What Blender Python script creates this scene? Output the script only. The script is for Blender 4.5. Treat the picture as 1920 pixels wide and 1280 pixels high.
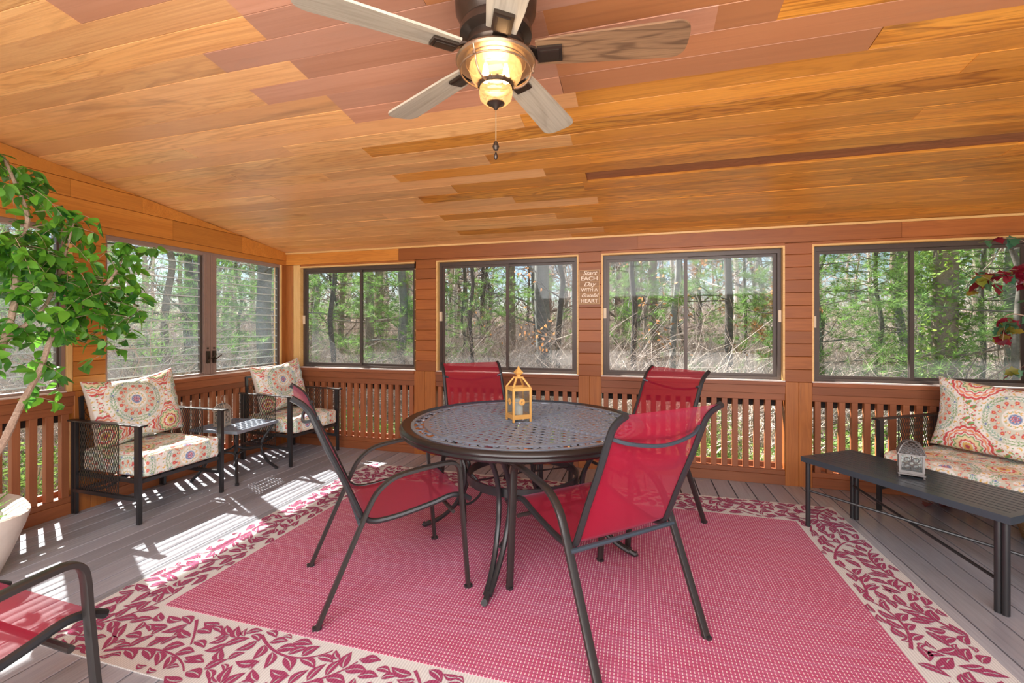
import bpy, math, random
import numpy as np
from mathutils import Vector, Matrix, Euler
random.seed(7)
rng = np.random.default_rng(7)
for o in list(bpy.data.objects): bpy.data.objects.remove(o)
S = bpy.context.scene
COL = S.collection
PI = math.pi

# ---------------------------------------------------------------- camera, sky, sun, fill, exposure
YAW = math.atan(235/834.)
cam_d = bpy.data.cameras.new('camera'); cam = bpy.data.objects.new('camera', cam_d); COL.objects.link(cam)
cam.location = (0, 0, 1.39); cam.rotation_euler = (PI/2, 0, YAW)
cam_d.sensor_width = 36; cam_d.lens = 36*834/1920.; cam_d.shift_y = -28/1920.
cam_d.clip_start = .02; cam_d.clip_end = 400
S.camera = cam
w = bpy.data.worlds.new('world'); S.world = w; w.use_nodes = True
nt = w.node_tree; bg = nt.nodes['Background']
sky = nt.nodes.new('ShaderNodeTexSky'); sky.sky_type = 'NISHITA'; sky.sun_disc = False
sky.sun_elevation = math.radians(48); sky.sun_rotation = math.radians(-64); sky.air_density = 1.0; sky.dust_density = .4; sky.ozone_density = 2.0
nt.links.new(sky.outputs[0], bg.inputs[0]); bg.inputs[1].default_value = .14
sl = bpy.data.lights.new('sun', 'SUN'); sun = bpy.data.objects.new('sun', sl); COL.objects.link(sun)
sl.energy = 14.0; sl.angle = math.radians(.6); sl.color = (1, .95, .88)
el = math.radians(47.5); az = math.radians(-26.5)
sd = Vector((math.cos(az)*math.cos(el), math.sin(az)*math.cos(el), -math.sin(el)))
sun.rotation_euler = sd.to_track_quat('-Z', 'Y').to_euler(); sun.location = (-8, 9, 12)
def area(name, loc, target, sx, sy, power, col=(1, .96, .9)):
    l = bpy.data.lights.new(name, 'AREA'); l.shape = 'RECTANGLE'; l.size = sx; l.size_y = sy; l.energy = power; l.color = col
    o = bpy.data.objects.new(name, l); COL.objects.link(o); o.location = loc
    o.rotation_euler = (Vector(target)-Vector(loc)).to_track_quat('-Z', 'Y').to_euler(); return o
area('area_light_up', (.2, -1.0, .35), (.2, .6, 3.0), 4.6, 1.8, 175, (1, .95, .90))  # added fill low behind the camera, aimed at the ceiling; no porch lamp
area('area_light_down', (.2, -.7, 2.66), (.0, 1.6, 0), 5.0, 1.8, 205, (.95, .97, 1))  # second added fill, high behind the camera, brightens deck and furniture
S.view_settings.view_transform = 'Standard'; S.view_settings.look = 'None'
S.view_settings.gamma = 1; S.view_settings.exposure = .35; S.view_settings.use_curve_mapping = False

# ---------------------------------------------------------------- node helpers
class NG:
    def __init__(s, name, rough=.5):
        s.m = bpy.data.materials.new(name); s.m.use_nodes = True; s.t = s.m.node_tree
        s.b = s.t.nodes['Principled BSDF']; s.out = s.t.nodes['Material Output']; s.b.inputs['Roughness'].default_value = rough
    def n(s, typ, ins=None, **kw):
        nd = s.t.nodes.new(typ)
        for k, v in kw.items(): setattr(nd, k, v)
        if ins:
            for k, v in ins.items(): s.set(nd.inputs[k], v)
        return nd
    def set(s, sock, v):
        if isinstance(v, bpy.types.NodeSocket): s.t.links.new(v, sock)
        elif v is not None: sock.default_value = v
    def math(s, op, a, b=None, clamp=False):
        nd = s.n('ShaderNodeMath', operation=op, use_clamp=clamp); s.set(nd.inputs[0], a)
        if b is not None: s.set(nd.inputs[1], b)
        return nd.outputs[0]
    def mix(s, f, a, b, blend='MIX'):
        nd = s.n('ShaderNodeMix', data_type='RGBA', blend_type=blend)
        s.set(nd.inputs[0], f); s.set(nd.inputs[6], c4(a)); s.set(nd.inputs[7], c4(b)); return nd.outputs[2]
    def ramp(s, f, stops, interp='LINEAR'):
        nd = s.n('ShaderNodeValToRGB'); s.set(nd.inputs[0], f); cr = nd.color_ramp; cr.interpolation = interp
        while len(cr.elements) < len(stops): cr.elements.new(.5)
        for e, (p, c) in zip(cr.elements, stops): e.position = p; e.color = c4(c)
        return nd.outputs[0]
    def noise(s, vec, scale, detail=3, rough=.55, dist=0):
        nd = s.n('ShaderNodeTexNoise', {'Scale': scale, 'Detail': detail, 'Roughness': rough, 'Distortion': dist})
        if vec is not None: s.set(nd.inputs['Vector'], vec)
        return nd.outputs[0]
    def obj(s, scale=(1, 1, 1), rnd=False):
        tc = s.n('ShaderNodeTexCoord').outputs['Object']
        if rnd:
            r = s.n('ShaderNodeObjectInfo').outputs['Random']
            v = s.n('ShaderNodeCombineXYZ'); s.set(v.inputs[0], s.math('MULTIPLY', r, 37.)); s.set(v.inputs[1], s.math('MULTIPLY', r, 11.3)); s.set(v.inputs[2], s.math('MULTIPLY', r, 5.1))
            a = s.n('ShaderNodeVectorMath', operation='ADD'); s.set(a.inputs[0], tc); s.set(a.inputs[1], v.outputs[0]); tc = a.outputs[0]
        mp = s.n('ShaderNodeMapping'); s.set(mp.inputs[0], tc); mp.inputs['Scale'].default_value = scale
        return mp.outputs[0]
    def rand(s): return s.n('ShaderNodeObjectInfo').outputs['Random']
    def bump(s, h, strength=.3, dist=.01):
        b = s.n('ShaderNodeBump', {'Strength': strength, 'Distance': dist}); s.set(b.inputs['Height'], h); s.t.links.new(b.outputs[0], s.b.inputs['Normal'])
    def base(s, c): s.set(s.b.inputs['Base Color'], c4(c) if not isinstance(c, bpy.types.NodeSocket) else c)
def c4(c):
    if isinstance(c, (tuple, list)) and len(c) == 3: return (*c, 1)
    return c

def wood(name, c_lo, c_hi, c_dark, tint=None, rough=.42, gs=1.0, darkamt=.5, stain=.0, stainc=(.1, .05, .03)):
    g = NG(name, rough)
    v = g.obj((.55*gs, 6.5*gs, 6.5*gs), rnd=True)
    n1 = g.noise(v, 1.0, 3, .5, .8)
    rings = g.math('SINE', g.math('MULTIPLY', n1, 70.)); rings = g.math('MULTIPLY_ADD', rings, .5); 
    g.t.nodes[-1].inputs[2].default_value = .5
    fine = g.noise(g.obj((2.5*gs, 110*gs, 110*gs), rnd=True), 1.0, 3, .6)
    col = g.mix(g.ramp(n1, [(.3, (0, 0, 0)), (.7, (1, 1, 1))]), c_lo, c_hi)
    col = g.mix(g.math('MULTIPLY', g.math('POWER', rings, 3.), darkamt), col, c_dark)
    col = g.mix(g.math('MULTIPLY', g.ramp(fine, [(.45, (0, 0, 0)), (.75, (1, 1, 1))]), .45), col, c_dark)
    if tint:
        r = g.rand(); col = g.mix(g.ramp(r, [(0, (0, 0, 0)), (1, (1, 1, 1))]), col, g.mix(.75, col, tint))
        r2 = g.math('FRACT', g.math('MULTIPLY', r, 17.3))
        col = g.mix(1., col, g.ramp(r2, [(0, (.80, .80, .80)), (1, (1.12, 1.12, 1.12))]), 'MULTIPLY')
    if stain:
        sn = g.noise(g.obj((.8, 4, 4), rnd=True), 1.0, 5, .6, 1.2)
        col = g.mix(g.math('MULTIPLY', g.ramp(sn, [(.58, (0, 0, 0)), (.72, (1, 1, 1))]), stain), col, stainc)
    g.base(col); g.bump(fine, .15, .004); return g.m

def plain(name, c, rough=.5, metal=0, bumpn=0, spec=None, var=.12):
    g = NG(name, rough)
    nz = g.noise(g.obj((1, 1, 1)), 14, 4)
    g.base(g.mix(nz, tuple(x*(1-var) for x in c), tuple(min(1, x*(1+var)) for x in c)))
    g.b.inputs['Metallic'].default_value = metal
    if spec is not None: g.b.inputs['Specular IOR Level'].default_value = spec
    if bumpn: g.bump(g.noise(g.obj(), bumpn, 3), .3, .003)
    return g.m

def glass(name, tint=(1, 1, 1), haze=.05, gloss=.03, hz=(.75, .8, .85), ns=5):
    g = NG(name); t = g.t; t.nodes.remove(g.b)
    tr = g.n('ShaderNodeBsdfTransparent', {'Color': c4(tint)}); gl = g.n('ShaderNodeBsdfGlossy', {'Roughness': .03}); df = g.n('ShaderNodeBsdfTranslucent', {'Color': c4(hz)})
    dn = g.noise(g.obj((1, 1, 1)), ns, 5); 
    m1 = g.n('ShaderNodeMixShader', {0: g.math('MULTIPLY', dn, haze*2)}); t.links.new(tr.outputs[0], m1.inputs[1]); t.links.new(df.outputs[0], m1.inputs[2])
    m2 = g.n('ShaderNodeMixShader', {0: gloss}); t.links.new(m1.outputs[0], m2.inputs[1]); t.links.new(gl.outputs[0], m2.inputs[2])
    t.links.new(m2.outputs[0], g.out.inputs[0]); return g.m

MT = {}
MT['ceil'] = wood('cedar_ceiling', (.60, .205, .024), (.86, .375, .055), (.22, .05, .006), tint=(.68, .27, .045), rough=.34, darkamt=.6, stain=.5, gs=1.15)
MT['ceil_near'] = wood('cedar_ceiling_smooth', (.40, .15, .045), (.50, .205, .075), (.25, .09, .035), tint=(.42, .17, .08), rough=.33, gs=.5, darkamt=.12, stain=.45, stainc=(.20, .15, .10))
MT['ceil_pink'] = wood('cedar_ceiling_pinkish', (.52, .22, .11), (.60, .29, .17), (.38, .14, .06), tint=(.50, .26, .18), rough=.33, gs=.5, darkamt=.12, stain=.2, stainc=(.30, .20, .15))
MT['ceil_tan'] = wood('cedar_ceiling_tan', (.72, .33, .10), (.88, .50, .19), (.38, .13, .03), tint=(.74, .36, .15), rough=.34, darkamt=.42, stain=.4, gs=1.05)
MT['recess'] = wood('rough_recess_wood', (.26, .09, .03), (.36, .13, .045), (.14, .05, .02), rough=.8, gs=3)
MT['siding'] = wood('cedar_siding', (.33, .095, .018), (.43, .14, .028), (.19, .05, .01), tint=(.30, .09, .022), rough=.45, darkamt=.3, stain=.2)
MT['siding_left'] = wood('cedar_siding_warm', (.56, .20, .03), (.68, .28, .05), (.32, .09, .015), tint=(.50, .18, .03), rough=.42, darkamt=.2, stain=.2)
MT['rail'] = wood('cedar_rail', (.27, .08, .028), (.37, .12, .04), (.15, .045, .016), tint=(.24, .08, .03), rough=.5, darkamt=.25)
MT['bal'] = wood('cedar_baluster', (.31, .10, .038), (.40, .14, .052), (.20, .06, .022), tint=(.27, .09, .036), rough=.5, darkamt=.2)
MT['postw'] = wood('cedar_post', (.36, .115, .022), (.43, .15, .03), (.21, .06, .012), rough=.45, darkamt=.25, stain=.15)
MT['lightjamb'] = wood('yellow_jamb', (.72, .42, .14), (.80, .52, .22), (.55, .28, .08), rough=.45, darkamt=.2)  # yellowish wood, with the sun on the jamb edges put into the colour
MT['deck'] = wood('grey_deck', (.34, .36, .40), (.45, .47, .51), (.17, .175, .19), tint=(.38, .38, .43), rough=.27, gs=.8, darkamt=.15, stain=.25, stainc=(.16, .13, .14))
MT['gap'] = plain('dark_gap', (.02, .018, .018), .9)
MT['bronze_al'] = plain('bronze_aluminium', (.085, .065, .055), .4, .3)
MT['brown_al'] = plain('brown_painted_frame', (.30, .20, .16), .5)
MT['sillw'] = plain('pale_sill', (.74, .66, .60), .4)
MT['latch'] = plain('beige_latch', (.70, .58, .42), .5)
MT['glass'] = glass('window_glass', (.98, .985, .98), .03, .012)
MT['louverg'] = glass('louver_glass', (.90, .94, .95), .055, .02, (.7, .8, .85))
MT['louvere'] = plain('louver_edge', (.66, .78, .80), .25)
MT['black'] = plain('black_powder_coat', (.022, .022, .024), .32)
MT['brownblack'] = plain('brown_black_metal', (.032, .028, .026), .34, .15)
MT['iron'] = plain('cast_aluminium', (.27, .31, .37), .30, .25)  # light blue-grey stands in for sky reflected on the dark cast tops
MT['ironrim'] = plain('cast_aluminium_rim', (.03, .026, .024), .25, .4)
MT['slate'] = plain('slate_blue_metal', (.05, .068, .085), .30, .2)
MT['bronze'] = plain('oiled_bronze', (.075, .055, .042), .3, .75)
MT['ringb'] = plain('brushed_bronze', (.33, .22, .14), .3, .7)
MT['chain'] = plain('brass_chain', (.5, .38, .22), .35, .8)
MT['gold'] = plain('yellow_gold_paint', (.74, .42, .12), .45, .15)
MT['greyl'] = plain('grey_lantern_metal', (.21, .20, .195), .4, .35)
MT['silver'] = plain('silver_lantern_metal', (.55, .48, .40), .35, .6)
MT['wax'] = plain('white_candle_wax', (.85, .84, .80), .5)
MT['pot'] = plain('cream_planter', (.70, .61, .53), .55, 0, 60)
MT['soil'] = plain('dark_soil', (.05, .035, .02), .9)
MT['bark'] = wood('ficus_bark', (.40, .27, .19), (.52, .38, .28), (.22, .14, .10), rough=.8, gs=3)
MT['wicker'] = wood('wicker', (.45, .28, .13), (.55, .36, .18), (.2, .1, .05), rough=.7, gs=4)
MT['blade_grey'] = wood('fan_blade_grey_oak', (.42, .37, .28), (.53, .47, .36), (.26, .21, .15), rough=.5, gs=1.4, darkamt=.3)
MT['blade_brown'] = wood('fan_blade_brown_oak', (.22, .12, .06), (.34, .19, .09), (.06, .03, .015), rough=.5, gs=1.4, darkamt=.6)
MT['signw'] = wood('sign_wood', (.34, .19, .09), (.42, .25, .13), (.22, .12, .06), rough=.7)
MT['signedge'] = plain('sign_edge', (.62, .40, .20), .6)
MT['signtext'] = plain('sign_lettering', (.85, .74, .60), .6)
MT['jar'] = glass('seeded_glass', (1, .93, .80), .16, .06, (1, .78, .45), 120)
MT['pane'] = glass('lantern_glass', (.92, .96, .95), .14, .10)

def leafm(name, c1, c2, rough=.35, tr=.45):
    g = NG(name, rough); r = g.rand(); nz = g.noise(g.obj(), 30, 2)
    geo = g.n('ShaderNodeNewGeometry').outputs['Random Per Island']
    col = g.mix(g.math('FRACT', g.math('ADD', g.math('ADD', r, geo), g.math('MULTIPLY', nz, .3))), c1, c2); g.base(col)
    tl = g.n('ShaderNodeBsdfTranslucent'); g.set(tl.inputs[0], g.mix(.4, col, c2))
    mx = g.n('ShaderNodeMixShader', {0: tr}); g.t.links.new(g.b.outputs[0], mx.inputs[1]); g.t.links.new(tl.outputs[0], mx.inputs[2]); g.t.links.new(mx.outputs[0], g.out.inputs[0])
    return g.m
MT['ficus'] = leafm('ficus_leaf', (.02, .12, .03), (.22, .56, .05))
MT['redleaf'] = leafm('red_leaf', (.16, .008, .02), (.27, .02, .04), tr=.3)
MT['tealleaf'] = leafm('dark_green_leaf', (.03, .14, .08), (.12, .30, .14), tr=.3)
MT['yelleaf'] = leafm('yellow_green_leaf', (.22, .26, .03), (.34, .22, .04), tr=.4)
MT['needle'] = leafm('pine_needle', (.13, .30, .07), (.34, .56, .14), .6, .4)
MT['ivy'] = leafm('ivy_leaf', (.10, .26, .03), (.45, .62, .10), .5, .4)
MT['shrub'] = leafm('shrub_leaf', (.10, .24, .05), (.34, .48, .12), .6, .35)
MT['dryleaf'] = leafm('dry_oak_leaf', (.55, .20, .06), (.80, .40, .16), .6, .4)
MT['barkd'] = wood('forest_bark_dark', (.09, .08, .068), (.17, .15, .13), (.045, .04, .033), rough=.9, gs=2)
MT['barkg'] = wood('forest_bark_grey', (.22, .22, .205), (.32, .325, .30), (.10, .10, .085), rough=.9, gs=2)
MT['barkb'] = wood('forest_bark_brown', (.25, .19, .15), (.37, .29, .24), (.12, .09, .07), rough=.9, gs=2)
MT['twig'] = plain('bare_twig', (.55, .46, .40), .8, var=.3)
MT['twigl'] = plain('pale_twig', (.74, .65, .57), .8, var=.25)

g = NG('leaf_litter', .9)
tcw = g.obj((1, 1, 1)); a = g.math('ADD', g.math('MULTIPLY', g.noise(tcw, 9, 6, .75), .5), g.math('MULTIPLY', g.noise(tcw, 1.6, 5, .8), .5)); b2 = g.noise(tcw, .35, 3)
col = g.ramp(a, [(.38, (.10, .055, .035)), (.46, (.36, .21, .14)), (.53, (.62, .42, .30)), (.60, (.80, .62, .50))])
gr = g.ramp(g.noise(tcw, 14, 5, .7), [(.35, (.06, .11, .03)), (.65, (.28, .36, .14))])
col = g.mix(g.ramp(b2, [(.48, (0, 0, 0)), (.60, (1, 1, 1))]), col, gr); g.base(col); MT['litter'] = g.m

def sling_mat(name, c):
    g = NG(name, .6)
    v = g.obj((1, 1, 1)); x = g.n('ShaderNodeSeparateXYZ'); g.set(x.inputs[0], v)
    wv = g.math('MULTIPLY', g.math('SINE', g.math('MULTIPLY', x.outputs[1], 2600.)), .5)
    g.base(g.mix(g.math('ADD', g.math('MULTIPLY', wv, .3), .5, True), tuple(k*.88 for k in c), tuple(min(1, k*1.1) for k in c)))
    g.b.inputs['Sheen Weight'].default_value = .35; g.b.inputs['Sheen Roughness'].default_value = .4; g.b.inputs['Sheen Tint'].default_value = (.8, .5, .75, 1)
    tr = g.n('ShaderNodeBsdfTransparent', {'Color': (1, .82, .80, 1)}); tl = g.n('ShaderNodeBsdfTranslucent', {'Color': c4(c)})
    m0 = g.n('ShaderNodeMixShader', {0: .22}); g.t.links.new(g.b.outputs[0], m0.inputs[1]); g.t.links.new(tl.outputs[0], m0.inputs[2])
    mx = g.n('ShaderNodeMixShader', {0: .28}); g.t.links.new(m0.outputs[0], mx.inputs[1]); g.t.links.new(tr.outputs[0], mx.inputs[2]); g.t.links.new(mx.outputs[0], g.out.inputs[0])
    return g.m
MT['sling'] = sling_mat('red_sling_fabric', (.42, .001, .030))

def emis(name, c, s):
    g = NG(name); e = g.n('ShaderNodeEmission', {'Color': c4(c), 'Strength': s}); g.t.links.new(e.outputs[0], g.out.inputs[0]); return g.m
MT['bulb'] = emis('lit_bulb', (1, .70, .36), 12)

g = NG('printed_fabric', .75)
at = g.n('ShaderNodeAttribute', attribute_name='print'); fb = g.noise(g.obj(), 500, 2)
g.base(g.mix(.92, (.8, .78, .72), at.outputs[0])); g.bump(fb, .15, .002); MT['print'] = g.m

# woven rug centre: rows of short raised stitches
g = NG('rug_centre_weave', .85)
x = g.n('ShaderNodeSeparateXYZ'); g.set(x.inputs[0], g.obj()); X_, Y_ = x.outputs[0], x.outputs[1]
def saw(v, per): return g.math('FRACT', g.math('DIVIDE', v, per))
row = g.math('FLOOR', g.math('DIVIDE', Y_, .019)); 
fy = saw(Y_, .019); fx = g.math('FRACT', g.math('DIVIDE', X_, .0155))
dash = g.math('MULTIPLY', g.math('LESS_THAN', fx, .24), g.math('LESS_THAN', fy, .62))
line = g.math('GREATER_THAN', fy, .84)
big = g.noise(g.obj((1, 1, 1)), 2.2, 4, .6); rn = g.noise(g.obj((1, 14, 1)), 3, 3)
basec = g.mix(big, (.42, .045, .125), (.56, .11, .22))
basec = g.mix(g.ramp(rn, [(.4, (0, 0, 0)), (.7, (1, 1, 1))]), basec, (.52, .15, .28))
col = g.mix(g.math('MULTIPLY', line, .55), basec, (.16, .02, .05)); col = g.mix(dash, col, (.78, .66, .66)); g.base(col); MT['rugc'] = g.m
g = NG('rug_cream_weave', .85)
x = g.n('ShaderNodeSeparateXYZ'); g.set(x.inputs[0], g.obj()); st = g.math('MULTIPLY', g.math('SINE', g.math('MULTIPLY', x.outputs[0], 520.)), .5)
g.base(g.mix(g.math('ADD', st, .5, True), (.56, .57, .55), (.72, .73, .70))); MT['rugb'] = g.m
g = NG('rug_vine_weave', .85)
x = g.n('ShaderNodeSeparateXYZ'); g.set(x.inputs[0], g.obj()); st = g.math('MULTIPLY', g.math('SINE', g.math('MULTIPLY', x.outputs[0], 520.)), .5)
g.base(g.mix(g.math('ADD', st, .5, True), (.27, .028, .09), (.40, .075, .17))); MT['rugv'] = g.m

# ---------------------------------------------------------------- mesh helpers
class MB:
    def __init__(s): s.v = []; s.f = []; s.mi = []
    def add(s, vs, fs, mi=0):
        k = len(s.v); s.v.extend([tuple(p) for p in vs]); s.f.extend([tuple(i+k for i in f) for f in fs]); s.mi.extend([mi]*len(fs))
    def box(s, lo, hi, M=None, mi=0):
        (a, b, c), (d, e, f) = lo, hi
        vs = [Vector(p) for p in ((a, b, c), (d, b, c), (d, e, c), (a, e, c), (a, b, f), (d, b, f), (d, e, f), (a, e, f))]
        if M: vs = [M @ p for p in vs]
        s.add(vs, [(3, 2, 1, 0), (4, 5, 6, 7), (0, 1, 5, 4), (1, 2, 6, 5), (2, 3, 7, 6), (3, 0, 4, 7)], mi)
    def bar(s, p, q, w, h, up=(0, 0, 1), mi=0):
        s.sweep([p, q], [(-w/2, -h/2), (w/2, -h/2), (w/2, h/2), (-w/2, h/2)], up=up, mi=mi)
    def sweep(s, path, prof, up=(0, 0, 1), closed=False, scale=None, mi=0, cap=True):
        P = [Vector(p) for p in path]; n = len(P); k = len(prof); base = len(s.v); up = Vector(up)
        for i, p in enumerate(P):
            if closed: t = (P[(i+1) % n]-P[i-1])
            else: t = (P[min(i+1, n-1)]-P[max(i-1, 0)])
            t.normalize(); u = up
            if abs(t.dot(u)) > .98: u = Vector((1, 0, 0)) if abs(t.x) < .9 else Vector((0, 1, 0))
            sx = t.cross(u).normalized(); sy = sx.cross(t).normalized(); sc = scale[i] if scale else 1
            for (a, b) in prof: s.v.append(tuple(p+sx*a*sc+sy*b*sc))
        m = n if closed else n-1
        for i in range(m):
            for j in range(k):
                a = base+i*k+j; b = base+i*k+(j+1) % k; i2 = (i+1) % n
                s.f.append((a, b, base+i2*k+(j+1) % k, base+i2*k+j)); s.mi.append(mi)
        if not closed and cap:
            s.f.append(tuple(base+j for j in range(k))[::-1]); s.f.append(tuple(base+(n-1)*k+j for j in range(k))); s.mi += [mi, mi]
    def tube(s, path, r, n=8, closed=False, scale=None, up=(0, 0, 1), flat=1, mi=0):
        s.sweep(path, [(r*math.cos(2*PI*i/n), r*flat*math.sin(2*PI*i/n)) for i in range(n)], up, closed, scale, mi)
    def lathe(s, prof, n=24, c=(0, 0, 0), rot=0, mi=0, cap=False):
        base = len(s.v); k = len(prof)
        for i in range(n):
            a = 2*PI*i/n+rot
            for (r, z) in prof: s.v.append((c[0]+r*math.cos(a), c[1]+r*math.sin(a), c[2]+z))
        for i in range(n):
            j = (i+1) % n
            for q in range(k-1): s.f.append((base+i*k+q, base+j*k+q, base+j*k+q+1, base+i*k+q+1)); s.mi.append(mi)
        if cap:
            s.f.append(tuple(base+i*k for i in range(n))[::-1]); s.f.append(tuple(base+i*k+k-1 for i in range(n))); s.mi += [mi, mi]
    def mesh(s, name, mats, smooth=False):
        me = bpy.data.meshes.new(name); me.from_pydata(s.v, [], s.f)
        for m in (mats if isinstance(mats, (list, tuple)) else [mats]): me.materials.append(MT[m] if isinstance(m, str) else m)
        if any(s.mi): me.polygons.foreach_set('material_index', s.mi)
        if smooth: me.polygons.foreach_set('use_smooth', [True]*len(s.f)); me.set_sharp_from_angle(angle=math.radians(40))
        me.update(); return me
    def build(s, name, mats, parent=None, smooth=False): return link(name, s.mesh(name, mats, smooth), parent)

def link(name, me, parent=None):
    o = bpy.data.objects.new(name, me); COL.objects.link(o)
    if parent: o.parent = parent
    return o
def tag(o, label, cat, group=None, kind=None):
    if label: o['label'] = label
    if cat: o['category'] = cat
    if group: o['group'] = group
    if kind: o['kind'] = kind
    return o
def thing(name, label, cat, loc=(0, 0, 0), rz=0, group=None):
    o = bpy.data.objects.new(name, None); COL.objects.link(o); o.location = loc; o.rotation_euler = (0, 0, rz); o.empty_display_size = .1
    return tag(o, label, cat, group)
def struct(o): o['kind'] = 'structure'; return o
KIDS = {}
def copy_tree(o, parent=None):
    c = o.copy(); COL.objects.link(c); c.parent = parent
    for ch in [k for k in o.children]: copy_tree(ch, c)
    return c
_bc = {}
def chbox(L, W, H, ch, mat):
    """a board with chamfered long edges, long axis X, shared by size"""
    key = (round(L, 4), round(W, 4), round(H, 4), round(ch, 4), mat)
    if key not in _bc:
        m = MB(); w_, h_ = W/2, H/2
        pr = [(-w_+ch, -h_), (w_-ch, -h_), (w_, -h_+ch), (w_, h_-ch), (w_-ch, h_), (-w_+ch, h_), (-w_, h_-ch), (-w_, -h_+ch)]
        n = 8; vs = [(-L/2, a, b) for a, b in pr]+[(L/2, a, b) for a, b in pr]
        fs = [(j, j+n, (j+1) % n+n, (j+1) % n) for j in range(n)]+[tuple(range(n)), tuple(range(2*n-1, n-1, -1))]
        m.add(vs, fs); m.f = [tuple(reversed(f)) for f in m.f]
        _bc[key] = m.mesh('board', mat)
    return _bc[key]
def board(name, lo, hi, mat, parent=None, ch=.002, rx=0):
    lo, hi = [min(a, b) for a, b in zip(lo, hi)], [max(a, b) for a, b in zip(lo, hi)]
    d = [hi[i]-lo[i] for i in range(3)]; c = [(hi[i]+lo[i])/2 for i in range(3)]
    ax = d.index(max(d)); ch = min(ch, min(d)*.3)
    if ax == 0: me = chbox(d[0], d[1], d[2], ch, mat); rot = (rx, 0, 0)
    elif ax == 1: me = chbox(d[1], d[0], d[2], ch, mat); rot = (0, 0, PI/2)
    else: me = chbox(d[2], d[1], d[0], ch, mat); rot = (0, -PI/2, 0)
    o = link(name, me, parent); o.location = c; o.rotation_euler = rot; return o

def smooth_path(pts, n=6):
    P = [Vector(p) for p in pts]; out = []
    for i in range(len(P)-1):
        a = P[max(i-1, 0)]; b = P[i]; c = P[i+1]; d = P[min(i+2, len(P)-1)]
        for k in range(n):
            t = k/n; out.append(.5*((2*b)+(c-a)*t+(2*a-5*b+4*c-d)*t*t+(3*b-a-3*c+d)*t**3))
    out.append(P[-1]); return out

# ================================================================ SETTING
XL, YB, XR, YF = -4.06, 4.41, 4.0, -2.6     # inner faces of the four walls
CZ, CS = 2.27, .136                          # ceiling height at the back wall, slope
def cz(y): return CZ+CS*(YB-y)
# floor: base slab + deck boards
m = MB(); m.box((XL-.3, YF-.2, -.14), (XR+.3, YB+.25, -.034)); floor = struct(m.build('floor', 'gap'))
pitch = .1445; x0 = -4.125; i = 0
while x0+i*pitch < XR:
    xa = x0+i*pitch; cuts = [YF, .2+.9*((i*7) % 5)/5-1.2, YB+.02] if i % 2 else [YF, YB+.02]
    for a, b in zip(cuts, cuts[1:]):
        board('deck_board', (max(xa+.004, XL-.05), a+.002, -.034), (xa+pitch-.004, b-.002, 0), 'deck', floor, .003)
    i += 1
# ceiling: slab (children: planks)
ang = -math.atan(CS); ca = math.cos(ang)
m = MB(); y1, y2 = YF-.2, YB+.2
m.add([(XL-.3, y1, cz(y1)+.021), (XR+.3, y1, cz(y1)+.021), (XR+.3, y2, cz(y2)+.021), (XL-.3, y2, cz(y2)+.021)]+[(XL-.3, y1, cz(y1)+.16), (XR+.3, y1, cz(y1)+.16), (XR+.3, y2, cz(y2)+.16), (XL-.3, y2, cz(y2)+.16)],
      [(0, 1, 2, 3), (7, 6, 5, 4), (0, 4, 5, 1), (1, 5, 6, 2), (2, 6, 7, 3), (3, 7, 4, 0)])
ceiling = struct(m.build('ceiling', 'recess'))
rr = random.Random(3)
ybounds = [YB+.02-k*(YB+.02-3.237)/9 for k in range(10)]+[3.097-k*.86/7 for k in range(8)]+[2.237-.128*k for k in range(1, 16)]
def cplank(xa, xb, ya, yb, mat, dz=0):
    yc = (ya+yb)/2; wid = (ya-yb)/ca-.0012
    me = chbox(round(xb-xa-.002, 2), wid, .018, .0012, mat)
    o = link('ceiling_plank', me, ceiling); o.location = ((xa+xb)/2, yc, cz(yc)+.009+dz); o.rotation_euler = (ang, 0, 0)
NB = len(ybounds)-1
for k in range(NB):
    ya, yb = ybounds[k], ybounds[k+1]; yc = (ya+yb)/2
    if k == 9: segs = [(XL, -1.35, 'ceil_tan'), (-1.35, -.345, 'ceil')]          # the missing board leaves an open groove to the right
    elif k < 17:
        j1 = (-.62, -.30, -.95, -.38, -.68)[k % 5]; j2 = (1.4, 3.2, 2.1)[k % 3]; jl = (-2.2, -2.9, -1.7)[k % 3]
        segs = [(XL, jl, 'ceil_tan'), (jl, j1, 'ceil_tan' if jl < -2.1 else 'ceil'), (j1, j2, 'ceil'), (j2, XR, 'ceil')]
    else:
        q = k-17; jl = (-1.57, -1.57, -1.94, -1.57, -1.94, -1.57, -1.57, -2.3, -1.9, -2.6, -1.7, -2.2, -1.9, -2.3, -1.6)[q]
        jm = (-.36, -.36, .30, -.36, .1, -.8, -.36)[q % 7]; jr = (.945, 2.9, .53, 1.6, 2.2)[q % 5]
        segs = [(XL, jl, 'ceil_tan'), (jl, jm, 'ceil_pink'), (jm, jr, 'ceil_near'), (jr, XR, 'ceil' if q in (0, 2) else 'ceil_near')]
    for a, b, mat in segs: cplank(a, b, ya, yb, mat, rr.choice([0, 0, .0015, .003]))
ys = ybounds[NB]
while ys > YF:
    cplank(XL, XR, ys, ys-.245, 'ceil_near'); ys -= .245

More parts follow.
